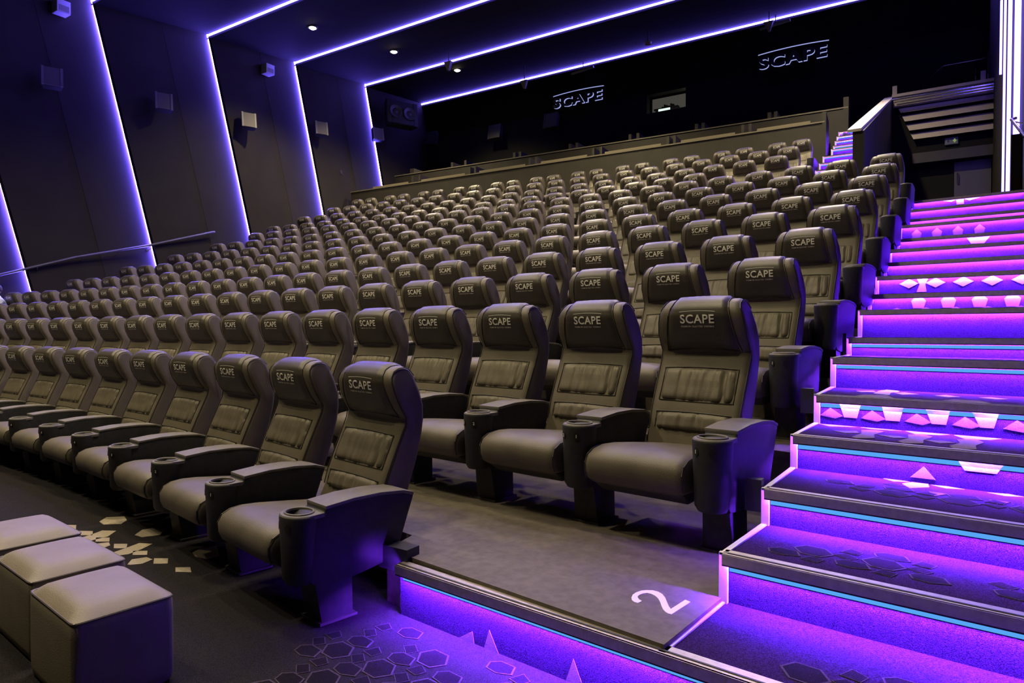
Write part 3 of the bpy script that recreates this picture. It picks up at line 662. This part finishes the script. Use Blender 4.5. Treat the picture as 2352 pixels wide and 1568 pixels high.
for (xa, xb) in ((-16.3,-16.2),(-14.47,-13.9),(-11.94,-11.72),(-9.9,-9.66),(-7.9,-7.65),(-5.9,-5.71),(-3.92,-3.76)):
    for x in (xa, xb): s2(MB(), x-.045, x+.045, .16, .95, -.4, .22).build('side_panel', M['parapet'], p2)
s2(MB(), -2.10, -1.98, -.02, .6, -1.2, .25).build('end_post', M['parapet'], p2)
# floor of the boxes
bx = MB().box((XL-.1, 17.9, 5.2), (-2.35, YB, 5.66)).box((XL-.1, 19.2, 5.66), (-2.15, YB, 6.4)).build('floor_box', M['black_carpet']); tag(bx, kind='structure')
# ------------------------------------------------------------------ upper lit stairs between the boxes and the stair wall
us = empty('stairs_upper', (0, 0, 0)); tag(us, 'narrow upper flight of violet lit steps between the boxes and a sloping wall', kind='structure')
UP = [(13.0,3.56),(13.5,3.75),(14.0,3.95),(14.5,4.15),(15.0,4.38),(15.5,4.62),(16.0,4.87),(16.55,5.14),(17.1,5.42),(17.65,5.70),(18.0,5.86),(18.3,6.05),(18.65,6.25),(19.0,6.455)]
for k, (y, z) in enumerate(UP):
    x0 = -2.3 if y < 17.6 else -2.19; x1 = -1.24; yn = UP[k+1][0] if k+1 < len(UP) else 21.2
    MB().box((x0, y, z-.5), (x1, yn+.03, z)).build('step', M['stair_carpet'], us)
    no = MB().box((x0, y-.034, z-.03), (x1, y-.026, z+.006)).box((x0, y-.034, z-.006), (x1, y+.03, z+.006)).build('nosing', M['alu'], us)
    MB().box((x0+.02, y-.024, z-.026), (x1, y-.010, z-.014)).build('led_strip', M['led_stair'], no)
    MB().box((x0+.02, y-.004, z-.060), (x1, y-.001, z-.032)).build('riser_glow', M['riser_glow'], no)  # same added glow band standing in for lit riser carpet
    MB().box((x0-.02, y-.02, z-.25), (x0+.015, y-.001, z+.006)).build('edge_profile', M['edge_white'], us)
# stair wall with broad pale sloping cap
sw = empty('wall_stair', (0, 0, 0)); tag(sw, 'dark wall with broad pale sloping cap beside the upper steps', kind='structure')
MB().hexa([(-1.23,12.42,3.3),(-1.06,12.42,3.3),(-1.03,20.0,3.3),(-1.20,20.0,3.3),(-1.23,12.42,4.65),(-1.06,12.42,4.65),(-1.03,20.0,7.41),(-1.20,20.0,7.41)]).build('wall_surface', M['parapet'], sw)
MB().hexa([(-1.31,12.39,4.645),(-1.10,12.39,4.645),(-1.02,20.0,7.40),(-1.23,20.0,7.40),(-1.31,12.39,4.69),(-1.10,12.39,4.69),(-1.02,20.0,7.45),(-1.23,20.0,7.45)]).build('wall_cap', M['cap'], sw)
# ------------------------------------------------------------------ balcony fascia above the exit
bal = empty('balcony', (0, 19.3, 6.0)); tag(bal, 'balcony front of lapped boards with three chrome rails above the exit', kind='structure')
def bb(name, mat, a, b_): return MB().box((a[0], a[1]-19.3, a[2]-6.0), (b_[0], b_[1]-19.3, b_[2]-6.0)).build(name, mat, bal)
bb('balcony_floor', M['wall_back'], (-1.02, 19.45, 6.75), (XR, YB, 6.95))
bb('top_rail', M['slat'], (-1.03, 19.22, 7.19), (XR, 19.36, 7.26)); bb('top_board', M['slat'], (-1.0, 19.30, 6.95), (XR, 19.36, 7.17))
for k, z in enumerate((7.10, 7.035, 6.97)):
    MB().tube([(-1.02+.05*k, -.17, z-6.0), (XR-.01, -.17, z-6.0)], .022, 10).build('chrome_rail', M['chrome'], bal, True)
zs = [6.93, 6.74, 6.51, 6.27, 6.04]
for k in range(4):
    zt, zb = zs[k], zs[k+1]+.055
    def xl(z): return -.90 + (6.95-z)*.40
    y0, y1 = .08+.01*k, -.02+.01*k
    MB().hexa([(xl(zb), y1, zb-6), (XR, y1, zb-6), (XR, y1+.03, zb-6), (xl(zb), y1+.03, zb-6), (xl(zt), y0, zt-6), (XR, y0, zt-6), (XR, y0+.03, zt-6), (xl(zt), y0+.03, zt-6)]).build('fascia_board', M['slat'], bal)
bb('fascia_backing', M['wall_back'], (-1.02, 19.46, 5.45), (XR, 19.52, 7.0))
bb('lower_beam', M['parapet'], (-.58, 19.30, 5.49), (XR, 19.46, 5.74))
for x in (-.975, .845): bb('post', M['slat'], (x-.05, 19.32, 7.2), (x+.05, 19.42, 7.50))
b = MB()
for pts in ([(-.378,1.0,.95),(-.378,1.0,1.73),(.054,1.0,2.11),(.83,1.0,2.11),(.95,1.0,2.13)], [(.70,.2,1.25),(.70,.2,1.62)], [(.95,.2,1.25),(.95,.2,2.0)]):
    b.tube(pts, .013, 6)
b.build('thin_handrail', M['chrome'], bal, True)
ex = empty('exit_sign', (.23, 19.44, 5.96)); tag(ex, 'small unlit exit sign with green cross on the beam above the doors', 'sign')
MB().box((-.135, -.03, -.08), (.135, .015, .08)).build('sign_plate', plain('exit_plate', (.10,.12,.13), .5), ex)
MB().box((.03,-.034,-.015),(.10,-.03,.015)).box((.05,-.034,-.045),(.08,-.03,.045)).build('green_cross', M['exit_green'], ex)
b = MB().box((-.105,-.034,-.05),(-.025,-.03,.05)); b.build('figure_panel', plain('exit_panel', (.16,.17,.22), .5), ex)
b = MB().box((-.09,-.036,-.035),(-.04,-.034,.035)); b.build('figure_door', plain('exit_dark', (.03,.03,.05), .5), ex)
# exit doors
ew = MB().box((-1.03, 19.56, 3.3), (XR, 19.66, 6.0)).build('wall_exit', M['wall_back']); tag(ew, kind='structure')
for k, (x0, x1) in enumerate(((-.56, .285), (.295, XR-.02))):
    d = empty('door_%d' % (k+1), (x0, 19.56, 3.33)); tag(d, 'dark exit door leaf', kind='structure')
    MB().box((0, -.045+.03*(1-k), 0), (x1-x0, 0, 2.13)).build('door_leaf', M['door'] if k else M['wall_back'], d)
    if k:
        h = MB().tube([(.065,-.05,1.60),(.065,-.10,1.62),(.065,-.10,1.84),(.065,-.05,1.86)], .012, 8); h.build('door_handle', M['chrome'], d, True)
# violet tubes on the right wall by the landing, and their chrome handrail
for k, (y0, zt, zb, r_) in enumerate(((16.55, 7.95, 6.50, .022), (15.5, 9.6, 3.36, .020), (14.35, 9.6, 3.36, .030), (12.85, 9.6, 3.80, .042))):
    dy = .045*(zt-zb)
    o = MB().tube([(XR-.03-r_*.4, y0, zt), (XR-.03-r_*.4, y0+dy, zb)], r_, 10).build('wall_light_tube', M['led_tube'])
    tag(o, ['short violet light tube above the balcony rail', 'slim violet light tube beside the exit doors', 'tall violet light tube in the middle of the stair wall group', 'broad violet light tube nearest the stair handrail'][k], 'light tube', 'violet light tubes by the stair landing')
hr = empty('stair_handrail', (XR-.1, 11.5, 4.3)); tag(hr, 'short chrome handrail on the right wall at the head of the stairs', 'handrail')
MB().tube([(.02,1.25,.29),(-.04,1.15,.25),(-.04,-.85,-.50),(.02,-1.0,-.52)], .022, 10).build('rail', M['chrome'], hr, True)
b = MB()
for y in (.9, -.5): b.tube([(-.04, y, .25+(y-1.15)*.375), (.08, y, .2+(y-1.15)*.375)], .01, 6)
b.build('bracket', M['chrome'], hr, True)
MB().box((XR-.16, 12.35, 3.32), (XR-.02, 12.42, 4.25)).build('wall_stair_end', M['wall_back'])['kind'] = 'structure'
# ------------------------------------------------------------------ left wall handrail
lh = empty('wall_handrail', (XL+.12, 6, 2.5)); tag(lh, 'long black handrail rising along the dark side wall on small brackets', 'handrail')
H = [(5.0, 2.10), (6.32, 2.60), (7.85, 3.13), (9.66, 3.62), (11.49, 4.20)]
X0 = .06
MB().tube([(X0, y-6, z-2.5) for y, z in H] + [(X0-.02, 11.56-6, 4.21-2.5)], .032, 10).build('rail', M['rail_black'], lh, True)
for y in (5.6, 7.03, 7.99, 8.84, 9.69, 11.3):
    z = next(z0+(z1-z0)*(y-y0)/(y1-y0) for (y0, z0), (y1, z1) in zip(H, H[1:]) if y0 <= y <= y1)
    MB().tube([(X0, y-6, z-2.53), (X0, y-6, z-2.60), (-.12, y-6, z-2.63)], .012, 6).tube([(-.125, y-6, z-2.63), (-.095, y-6, z-2.63)], .035, 10).build('bracket', M['chrome'], lh, True)
# ------------------------------------------------------------------ speakers
def speaker(name, label, loc, rz, tilt, w, h, dep, mats=('spk','spk_side'), group='surround speakers on the side wall'):
    r = empty(name, loc, rz); tag(r, label, 'speaker', group)
    r.rotation_euler = (math.radians(tilt), 0, rz)
    b = MB().hexa([(-w*.42,dep,-h/2),(w*.42,dep,-h/2),(w/2,.02,-h/2),(-w/2,.02,-h/2),(-w*.42,dep,h/2),(w*.42,dep,h/2),(w/2,.02,h/2),(-w/2,.02,h/2)])
    obj('cabinet', bevel(b.mesh('cabinet', M['spk_black']), .01), r)
    MB().box((-w*.36,-.012,-h*.48),(w*.36,.02,h*.48)).build('grille', M[mats[0]], r)
    for s in (-1, 1): MB().box((min(s*w*.37,s*w*.5),-.02,-h*.5),(max(s*w*.37,s*w*.5),.02,h*.5)).build('cheek', M[mats[1]], r)
    return r
SPK = [(7.25, 7.26), (9.90, 7.46), (12.49, 7.65), (15.27, 8.12), (17.94, 8.6)]
for k, (y, z) in enumerate(SPK):
    s = speaker('wall_speaker', 'grey square surround speaker tilted down from the side wall, %s from the screen end' % ORD[k], (XL+.50, y, z), math.radians(68), -12, .42, .46, .22)
    MB().tube([(0,.26,0),(.0,.40,.02),(.14,.55,.04)], .022, 8).build('bracket', M['spk_black'], s, True)
sb = speaker('subwoofer', 'large twin-cone speaker cabinet high on the side wall near the rear corner', (XL+.95, 18.75, 9.50), math.radians(68), -8, 1.25, .90, .40, ('spk_black','spk_black'), None)
for s in (-.28, .28):
    b = MB().lathe([(.24,0),(.25,.02),(.21,.015),(.10,-.03),(.07,-.01),(0,0)], 0, 0, 24); me = b.mesh('cone', plain('cone_grey', (.05,.05,.055), .5), True)
    o = obj('cone', me, sb); o.location = (s, -.03, 0); o.rotation_euler = (PI/2, 0, 0)
for k, (x, z) in enumerate(((-17.35, 9.15), (-14.22, 8.9), (-11.78, 8.9))):
    s = speaker('rear_speaker', 'black speaker hung on the black rear wall, %s from the corner' % ORD[k], (x, YB-.45, z), 0, -10, .55, .55, .25, ('spk_black','spk_black'), 'black speakers on the rear wall')
    MB().tube([(0,.24,0),(0,.43,-.02)], .03, 8).build('bracket', M['spk_black'], s, True)
for k, (y, z) in enumerate(((7.59, 9.06), (13.40, 9.50), (19.46, 9.95))):
    r = empty('wall_fixture', (XL+.14, y, z)); tag(r, ['small square pale fixture high on the side wall, nearest the screen', 'small square pale fixture below the second ceiling line corner', 'small square pale fixture beside the twin-cone cabinet'][k], 'wall fixture', 'square wall fixtures')
    obj('housing', bevel(MB().box((-.10,-.15,-.15),(.18,.15,.15)).mesh('housing', M['fixture']), .012), r)
    MB().box((.18,-.11,-.11),(.186,.11,.02)).build('cover', M['spk_side'], r)
sk = empty('wall_socket', (XL+.05, 16.5, 6.94)); tag(sk, 'tiny socket box on the side wall behind the last rows', 'socket'); obj('box', bevel(MB().box((-.03,-.05,-.07),(.05,.05,.07)).mesh('box', M['spk_black']), .008), sk)
# small fittings hanging from the ceiling
for k, (x, y, hgt, kind) in enumerate(((-13.3, 16.9, .35, 0), (-12.1, 19.6, .55, 0), (-7.5, 19.3, .40, 1), (-4.2, 20.3, .30, 2), (-10.4, 20.7, .30, 3), (-4.1, 20.7, .30, 3))):
    zc = ceil_z(y) - .02
    r = empty('ceiling_fitting', (x, y, zc)); tag(r, ['angled projector arm under the third ceiling bay', 'thin hanging fin under the rearmost bay', 'small dome on a short rod near the rear wall', 'slim rod fitting at the top of the picture', 'flat bracket hung under the last light line, over the nearer sign', 'triangular bracket hung under the last light line, towards the balcony'][k], 'ceiling fitting')
    MB().tube([(0,0,.05),(0,0,-hgt)], .015, 6).build('rod', M['spk_black'], r, True)
    if kind == 1: MB().lathe([(.0,-hgt-.10),(.09,-hgt-.07),(.11,-hgt),(0,-hgt+.02)], 0, 0, 14).build('head', M['spk_side'], r, True)
    elif kind == 3: MB().hexa([(-.45,-.05,-hgt-.04),(.40,-.05,-hgt+.02),(.40,.05,-hgt+.02),(-.45,.05,-hgt-.04),(-.45,-.05,-hgt),(.40,-.05,-hgt+.08),(.40,.05,-hgt+.08),(-.45,.05,-hgt)]).build('head', M['spk_side'], r)
    else: MB().hexa([(-.03,-.05,-hgt-.28),(.03,-.05,-hgt-.28),(.03,.05,-hgt-.28),(-.03,.05,-hgt-.28),(-.16,-.05,-hgt),(.12,-.05,-hgt),(.12,.05,-hgt),(-.16,.05,-hgt)]).build('head', M['spk_side'], r)
# ------------------------------------------------------------------ halo lit signs on the rear wall
def sign(label, x0, x1, zb0, zb1, h):
    r = empty('wall_sign', ((x0+x1)/2, YB, (zb0+zb1)/2)); tag(r, label, 'sign', 'halo lit letter signs on the rear wall')
    W_ = x1-x0; slope = (zb1-zb0)/W_
    txt = 'SCAPE'; V, F = text_mesh(txt, 1.0, .035, 1.12); XY = fit(V, W_, h, 0, h/2)
    # split the mesh into its letters
    par = list(range(len(XY)))
    def find(a):
        while par[a] != a: par[a] = par[par[a]]; a = par[a]
        return a
    for q in F:
        for a in q[1:]: par[find(a)] = find(q[0])
    grp = {}
    for q in F: grp.setdefault(find(q[0]), []).append(q)
    items = sorted(grp.values(), key=lambda fs: min(XY[i][0] for q in fs for i in q))
    for fs in items:
        ids = sorted({i for q in fs for i in q}); mp = {a: k for k, a in enumerate(ids)}
        def lay(y, s=1.0, y2=None):
            cx = sum(XY[i][0] for i in ids)/len(ids); cz = sum(XY[i][1] for i in ids)/len(ids)
            me = bpy.data.meshes.new('letter'); me.from_pydata([(cx+(XY[i][0]-cx)*s, y, cz+(XY[i][1]-cz)*s + slope*XY[i][0]) for i in ids], [], [tuple(mp[a] for a in q) for q in fs])
            bm = bmesh.new(); bm.from_mesh(me)
            g = bmesh.ops.extrude_face_region(bm, geom=bm.faces[:]); bmesh.ops.translate(bm, verts=[e for e in g['geom'] if isinstance(e, bmesh.types.BMVert)], vec=(0, y2 if y2 else -.03, 0))
            bmesh.ops.recalc_face_normals(bm, faces=bm.faces); bm.to_mesh(me); bm.free(); return me
        a = lay(-.085); a.materials.append(M['sign']); L = obj('letter', a, r)
        g = lay(-.012, 1.0, -.006); g.materials.append(M['halo']); obj('letter_halo', g, L)
    n = 14; zl = h*1.32
    for (y0, y1, mat, nm, th) in ((-.085,-.115,'sign','arc',.012), (-.012,-.018,'halo','arc_halo',.012)):
        b = MB()
        for k in range(n):
            xa, xb = -W_*.52+W_*1.04*k/n, -W_*.52+W_*1.04*(k+1)/n
            def zz(x): return zl + .06*h*(1-(x/(W_*.52))**2)*2 + slope*x
            b.hexa([(xa,y1,zz(xa)-th),(xb,y1,zz(xb)-th),(xb,y0,zz(xb)-th),(xa,y0,zz(xa)-th),(xa,y1,zz(xa)+th),(xb,y1,zz(xb)+th),(xb,y0,zz(xb)+th),(xa,y0,zz(xa)+th)])
        b.build(nm, M[mat], r)
sign('dark halo-lit letters SCAPE on the rear wall beside the projection window', -11.87, -9.93, 9.42, 9.42, .36)
sign('dark halo-lit letters SCAPE on the rear wall nearer the balcony', -4.68, -2.78, 9.31, 9.31, .36)
# ------------------------------------------------------------------ ceiling downlights
for k, (x, y) in enumerate(SPOTS):
    z = ceil_z(y) - (STEP*.5 if y > 3 else 0) - .03
    if k < 3:
        r = empty('downlight', (x, y, z)); tag(r, 'bright warm ceiling downlight, %s from the screen end' % ORD[k], 'lamp', 'warm ceiling downlights')
        MB().lathe([(.10,-.012),(.14,-.012),(.145,.0),(.145,.10),(.10,.10),(.10,-.012)], 0, 0, 24).build('trim_ring', M['spk_black'], r, True)
        MB().lathe([(.0,-.04),(.06,-.035),(.10,-.008),(.10,.02),(0,.02)], 0, 0, 20).build('bulb', M['lamp'], r, True)
    li = bpy.data.lights.new('downlight_beam', 'SPOT'); li.energy = WARM_W*(1.5 if y > 12 else .85); li.color = WARM; li.spot_size = math.radians(125); li.spot_blend = .7; li.shadow_soft_size = .10
    lo = bpy.data.objects.new('downlight_beam', li); C.objects.link(lo); lo.location = (x, y, z-.08)
# ------------------------------------------------------------------ leather footstools in front
def stool(label, A, B, D, h):
    A, B, D, h = near(*A), near(*B), near(*D), h*FS     # front corner, right corner, left corner on plan
    A, B, D = Vector(A), Vector(B), Vector(D); E = B + D - A; o = (A+E)/2
    r = empty('footstool', (o.x, o.y, FZ)); tag(r, label, 'footstool', 'leather cube footstools in front of the first row')
    n = 14; V = []; F = []
    def pt(u, v): return A + (B-A)*u + (D-A)*v - o
    # sides: rounded box ring stack
    c = [pt(0,0), pt(1,0), pt(1,1), pt(0,1)]
    def ring(ins, z):
        out = []
        R = .025
        for k in range(4):
            p = c[k]; a = (c[k-1]-p).normalized(); b_ = (c[(k+1) % 4]-p).normalized()
            q = p + (a+b_)*ins
            for s in range(4):
                t = s/3; out.append((q + a*R*(1-t)**2 + b_*R*t**2).to_3d() + Vector((0,0,z)))
        return out
    prof = [(.012,.0),(.004,.012),(.0,.04),(.0,h-.05),(.001,h-.014),(.004,h-.004),(.010,h+.002)]
    m = 16
    for ins, z in prof: V += ring(ins, z)
    for i in range(len(prof)-1):
        for k in range(m): F.append((i*m+k, i*m+(k+1) % m, (i+1)*m+(k+1) % m, (i+1)*m+k))
    F.append(tuple(range(m)))
    obj('body', mesh_from('body', [tuple(v) for v in V], F, M['ottoman'], True, 60), r)
    V = []; F = []
    for i in range(n+1):
        for j in range(n+1):
            u, v = i/n, j/n; p = pt(.015+.97*u, .015+.97*v); e = (max(0, min(1, min(u,1-u)*6)), max(0, min(1, min(v,1-v)*6)))
            dome = (1-(1-e[0])**2)*(1-(1-e[1])**2)
            V.append((p.x, p.y, h + .000 + .030*dome + .008*math.sin(PI*u)*math.sin(PI*v)))
    for i in range(n):
        for j in range(n): F.append((i*(n+1)+j, (i+1)*(n+1)+j, (i+1)*(n+1)+j+1, i*(n+1)+j+1))
    obj('top_cushion', mesh_from('top_cushion', V, F, M['ottoman'], True), r)
    b = MB(); R_ = [q for q in ring(.003, h-.002)]; b.tube(R_+[R_[0]], .0035, 5); b.build('piping', M['leather'], r, True)
stool('beige-brown leather cube footstool nearest the stairs, in front of the row', (-2.465,1.07), (-2.43,1.41), (-2.946,1.126), .325)
stool('beige-brown leather cube footstool in the middle of the three', (-3.02,1.16), (-2.99,1.52), (-3.50,1.21), .325)
stool('beige-brown leather cube footstool farthest from the stairs, cut by the frame', (-3.60,1.24), (-3.56,1.60), (-4.08,1.29), .325)
# ------------------------------------------------------------------ the seated visitor at the far left
def person(loc, rz):
    r = empty('person', loc, rz); tag(r, 'person with short dark hair and pale blue shirt seated far along the fourth row', 'person')
    def skin_body(name, chains, mat, sub=2):
        V = []; E = []; R = []
        for ch in chains:
            base = len(V)
            for k, (p, rad) in enumerate(ch['pts']):
                if k == 0 and 'join' in ch: idx = ch['join']; last = idx; continue
                V.append(p); R.append(rad)
                if k > 0: E.append((last, len(V)-1))
                last = len(V)-1
            ch['ids'] = (base, len(V))
        me = bpy.data.meshes.new(name); me.from_pydata(V, E, []); o = obj(name, me, r)
        mo = o.modifiers.new('skin', 'SKIN'); mo.use_smooth_shade = True
        for k, sv in enumerate(me.skin_vertices[0].data):
            rr = R[k]; sv.radius = rr if isinstance(rr, tuple) else (rr, rr); sv.use_root = (k == 0)
        s = o.modifiers.new('sub', 'SUBSURF'); s.levels = sub; s.render_levels = sub
        me.materials.append(mat); 
        return o
    # facing -y; hips at the seat
    body = [dict(pts=[((0,-.02,.50),(.15,.12)),((0,-.05,.66),(.145,.11)),((0,-.10,.82),(.155,.11)),((0,-.15,.95),(.13,.09)),((0,-.175,1.03),(.055,.055)),((0,-.19,1.08),(.05,.055))]),]
    # arms join at vertex 3, legs at 0
    body.append(dict(join=3, pts=[(None,0),((.17,-.15,.96),.065),((.22,-.22,.72),.048),((.14,-.42,.66),.038),((.10,-.50,.66),.032)]))
    body.append(dict(join=3, pts=[(None,0),((-.17,-.15,.96),.065),((-.22,-.22,.72),.048),((-.14,-.42,.66),.038),((-.10,-.50,.66),.032)]))
    skin_body('body', body, M['shirt'])
    legs = [dict(pts=[((0,.0,.50),(.16,.12))])]
    for s in (-1, 1): legs.append(dict(join=0, pts=[(None,0),((s*.10,-.10,.50),.085),((s*.12,-.48,.50),.068),((s*.12,-.50,.10),.045),((s*.12,-.50,.05),.04),((s*.12,-.62,.035),.038)]))
    skin_body('trousers', legs, M['trousers'])
    # head
    bm = bmesh.new(); bmesh.ops.create_uvsphere(bm, u_segments=24, v_segments=18, radius=1)
    for v in bm.verts:
        x, y, z = v.co
        jaw = max(0, -z); w_ = .076*(1-.25*jaw); d = .098*(1-.10*jaw)
        v.co = Vector((x*w_, y*d - .012*jaw - (.018*math.exp(-((x/.16)**2+((z+.12)/.22)**2)) if y < 0 else 0), z*.118))
    bm.to_mesh(me := bpy.data.meshes.new('head')); bm.free(); me.materials.append(M['skin'])
    for p in me.polygons: p.use_smooth = True
    hd = obj('head', me, r); hd.location = (0, -.20, 1.19); hd.rotation_euler = (math.radians(-6), 0, math.radians(-35))
    b = MB()
    for s in (-1, 1):
        b.lathe([(.0,.012),(.014,.010),(.030,-.004),(.0,-.006)], 0, 0, 10)
    ear = MB()
    for s in (-1, 1): ear.hexa([(s*.072,-.005,-.03),(s*.080,.02,-.025),(s*.078,.022,-.02),(s*.070,.0,-.02),(s*.074,-.012,.028),(s*.088,.026,.030),(s*.084,.030,.026),(s*.070,-.002,.03)])
    obj('ears', bevel(ear.mesh('ears', M['skin']), .003), hd)
    eye = MB()
    for s in (-1, 1): eye.lathe([(.0,.010),(.008,.006),(.010,0),(.008,-.006),(0,-.010)], s*.030, -.088, 10)
    eye.build('eyes', plain('eye', (.05,.04,.04), .2), hd, True)
    MB().hexa([(-.022,-.108,-.062),(.022,-.108,-.062),(.018,-.092,-.060),(-.018,-.092,-.060),(-.022,-.108,-.056),(.022,-.108,-.056),(.018,-.092,-.054),(-.018,-.092,-.054)]).build('mouth', plain('lips', (.35,.13,.11), .5), hd)
    bm = bmesh.new(); bmesh.ops.create_uvsphere(bm, u_segments=24, v_segments=18, radius=1)
    kill = [v for v in bm.verts if v.co.z < -.30 or (v.co.y < -.35 and v.co.z < .42)]
    bmesh.ops.delete(bm, geom=kill, context='VERTS')
    for v in bm.verts:
        x, y, z = v.co; v.co = Vector((x*.083, y*.106, z*.128 + .002))
    bm.to_mesh(me := bpy.data.meshes.new('hair')); bm.free(); me.materials.append(M['hair'])
    for p in me.polygons: p.use_smooth = True
    ho = obj('hair', me, hd); so = ho.modifiers.new('thick', 'SOLIDIFY'); so.thickness = .010
    # hands resting together
    for s in (-1, 1):
        pts = [dict(pts=[((s*.10,-.50,.66),(.030,.018)),((s*.085,-.56,.655),(.036,.014))])]
        for k in range(4): pts.append(dict(join=1, pts=[(None,0),((s*(.115-.020*k),-.60,.652),.0085),((s*(.115-.020*k),-.64+.006*abs(k-1),.640),.0078),((s*(.115-.020*k),-.66+.008*abs(k-1),.622),.007)]))
        pts.append(dict(join=0, pts=[(None,0),((s*.055,-.535,.66),.010),((s*.040,-.57,.655),.009)]))
        skin_body('hand', pts, M['skin'], 1)
    return r
p, t, n = seat_frame(4, 23)
person((p.x - .12, p.y + .02, ROWS[4][0]), math.atan2(t.y, t.x) - .35)
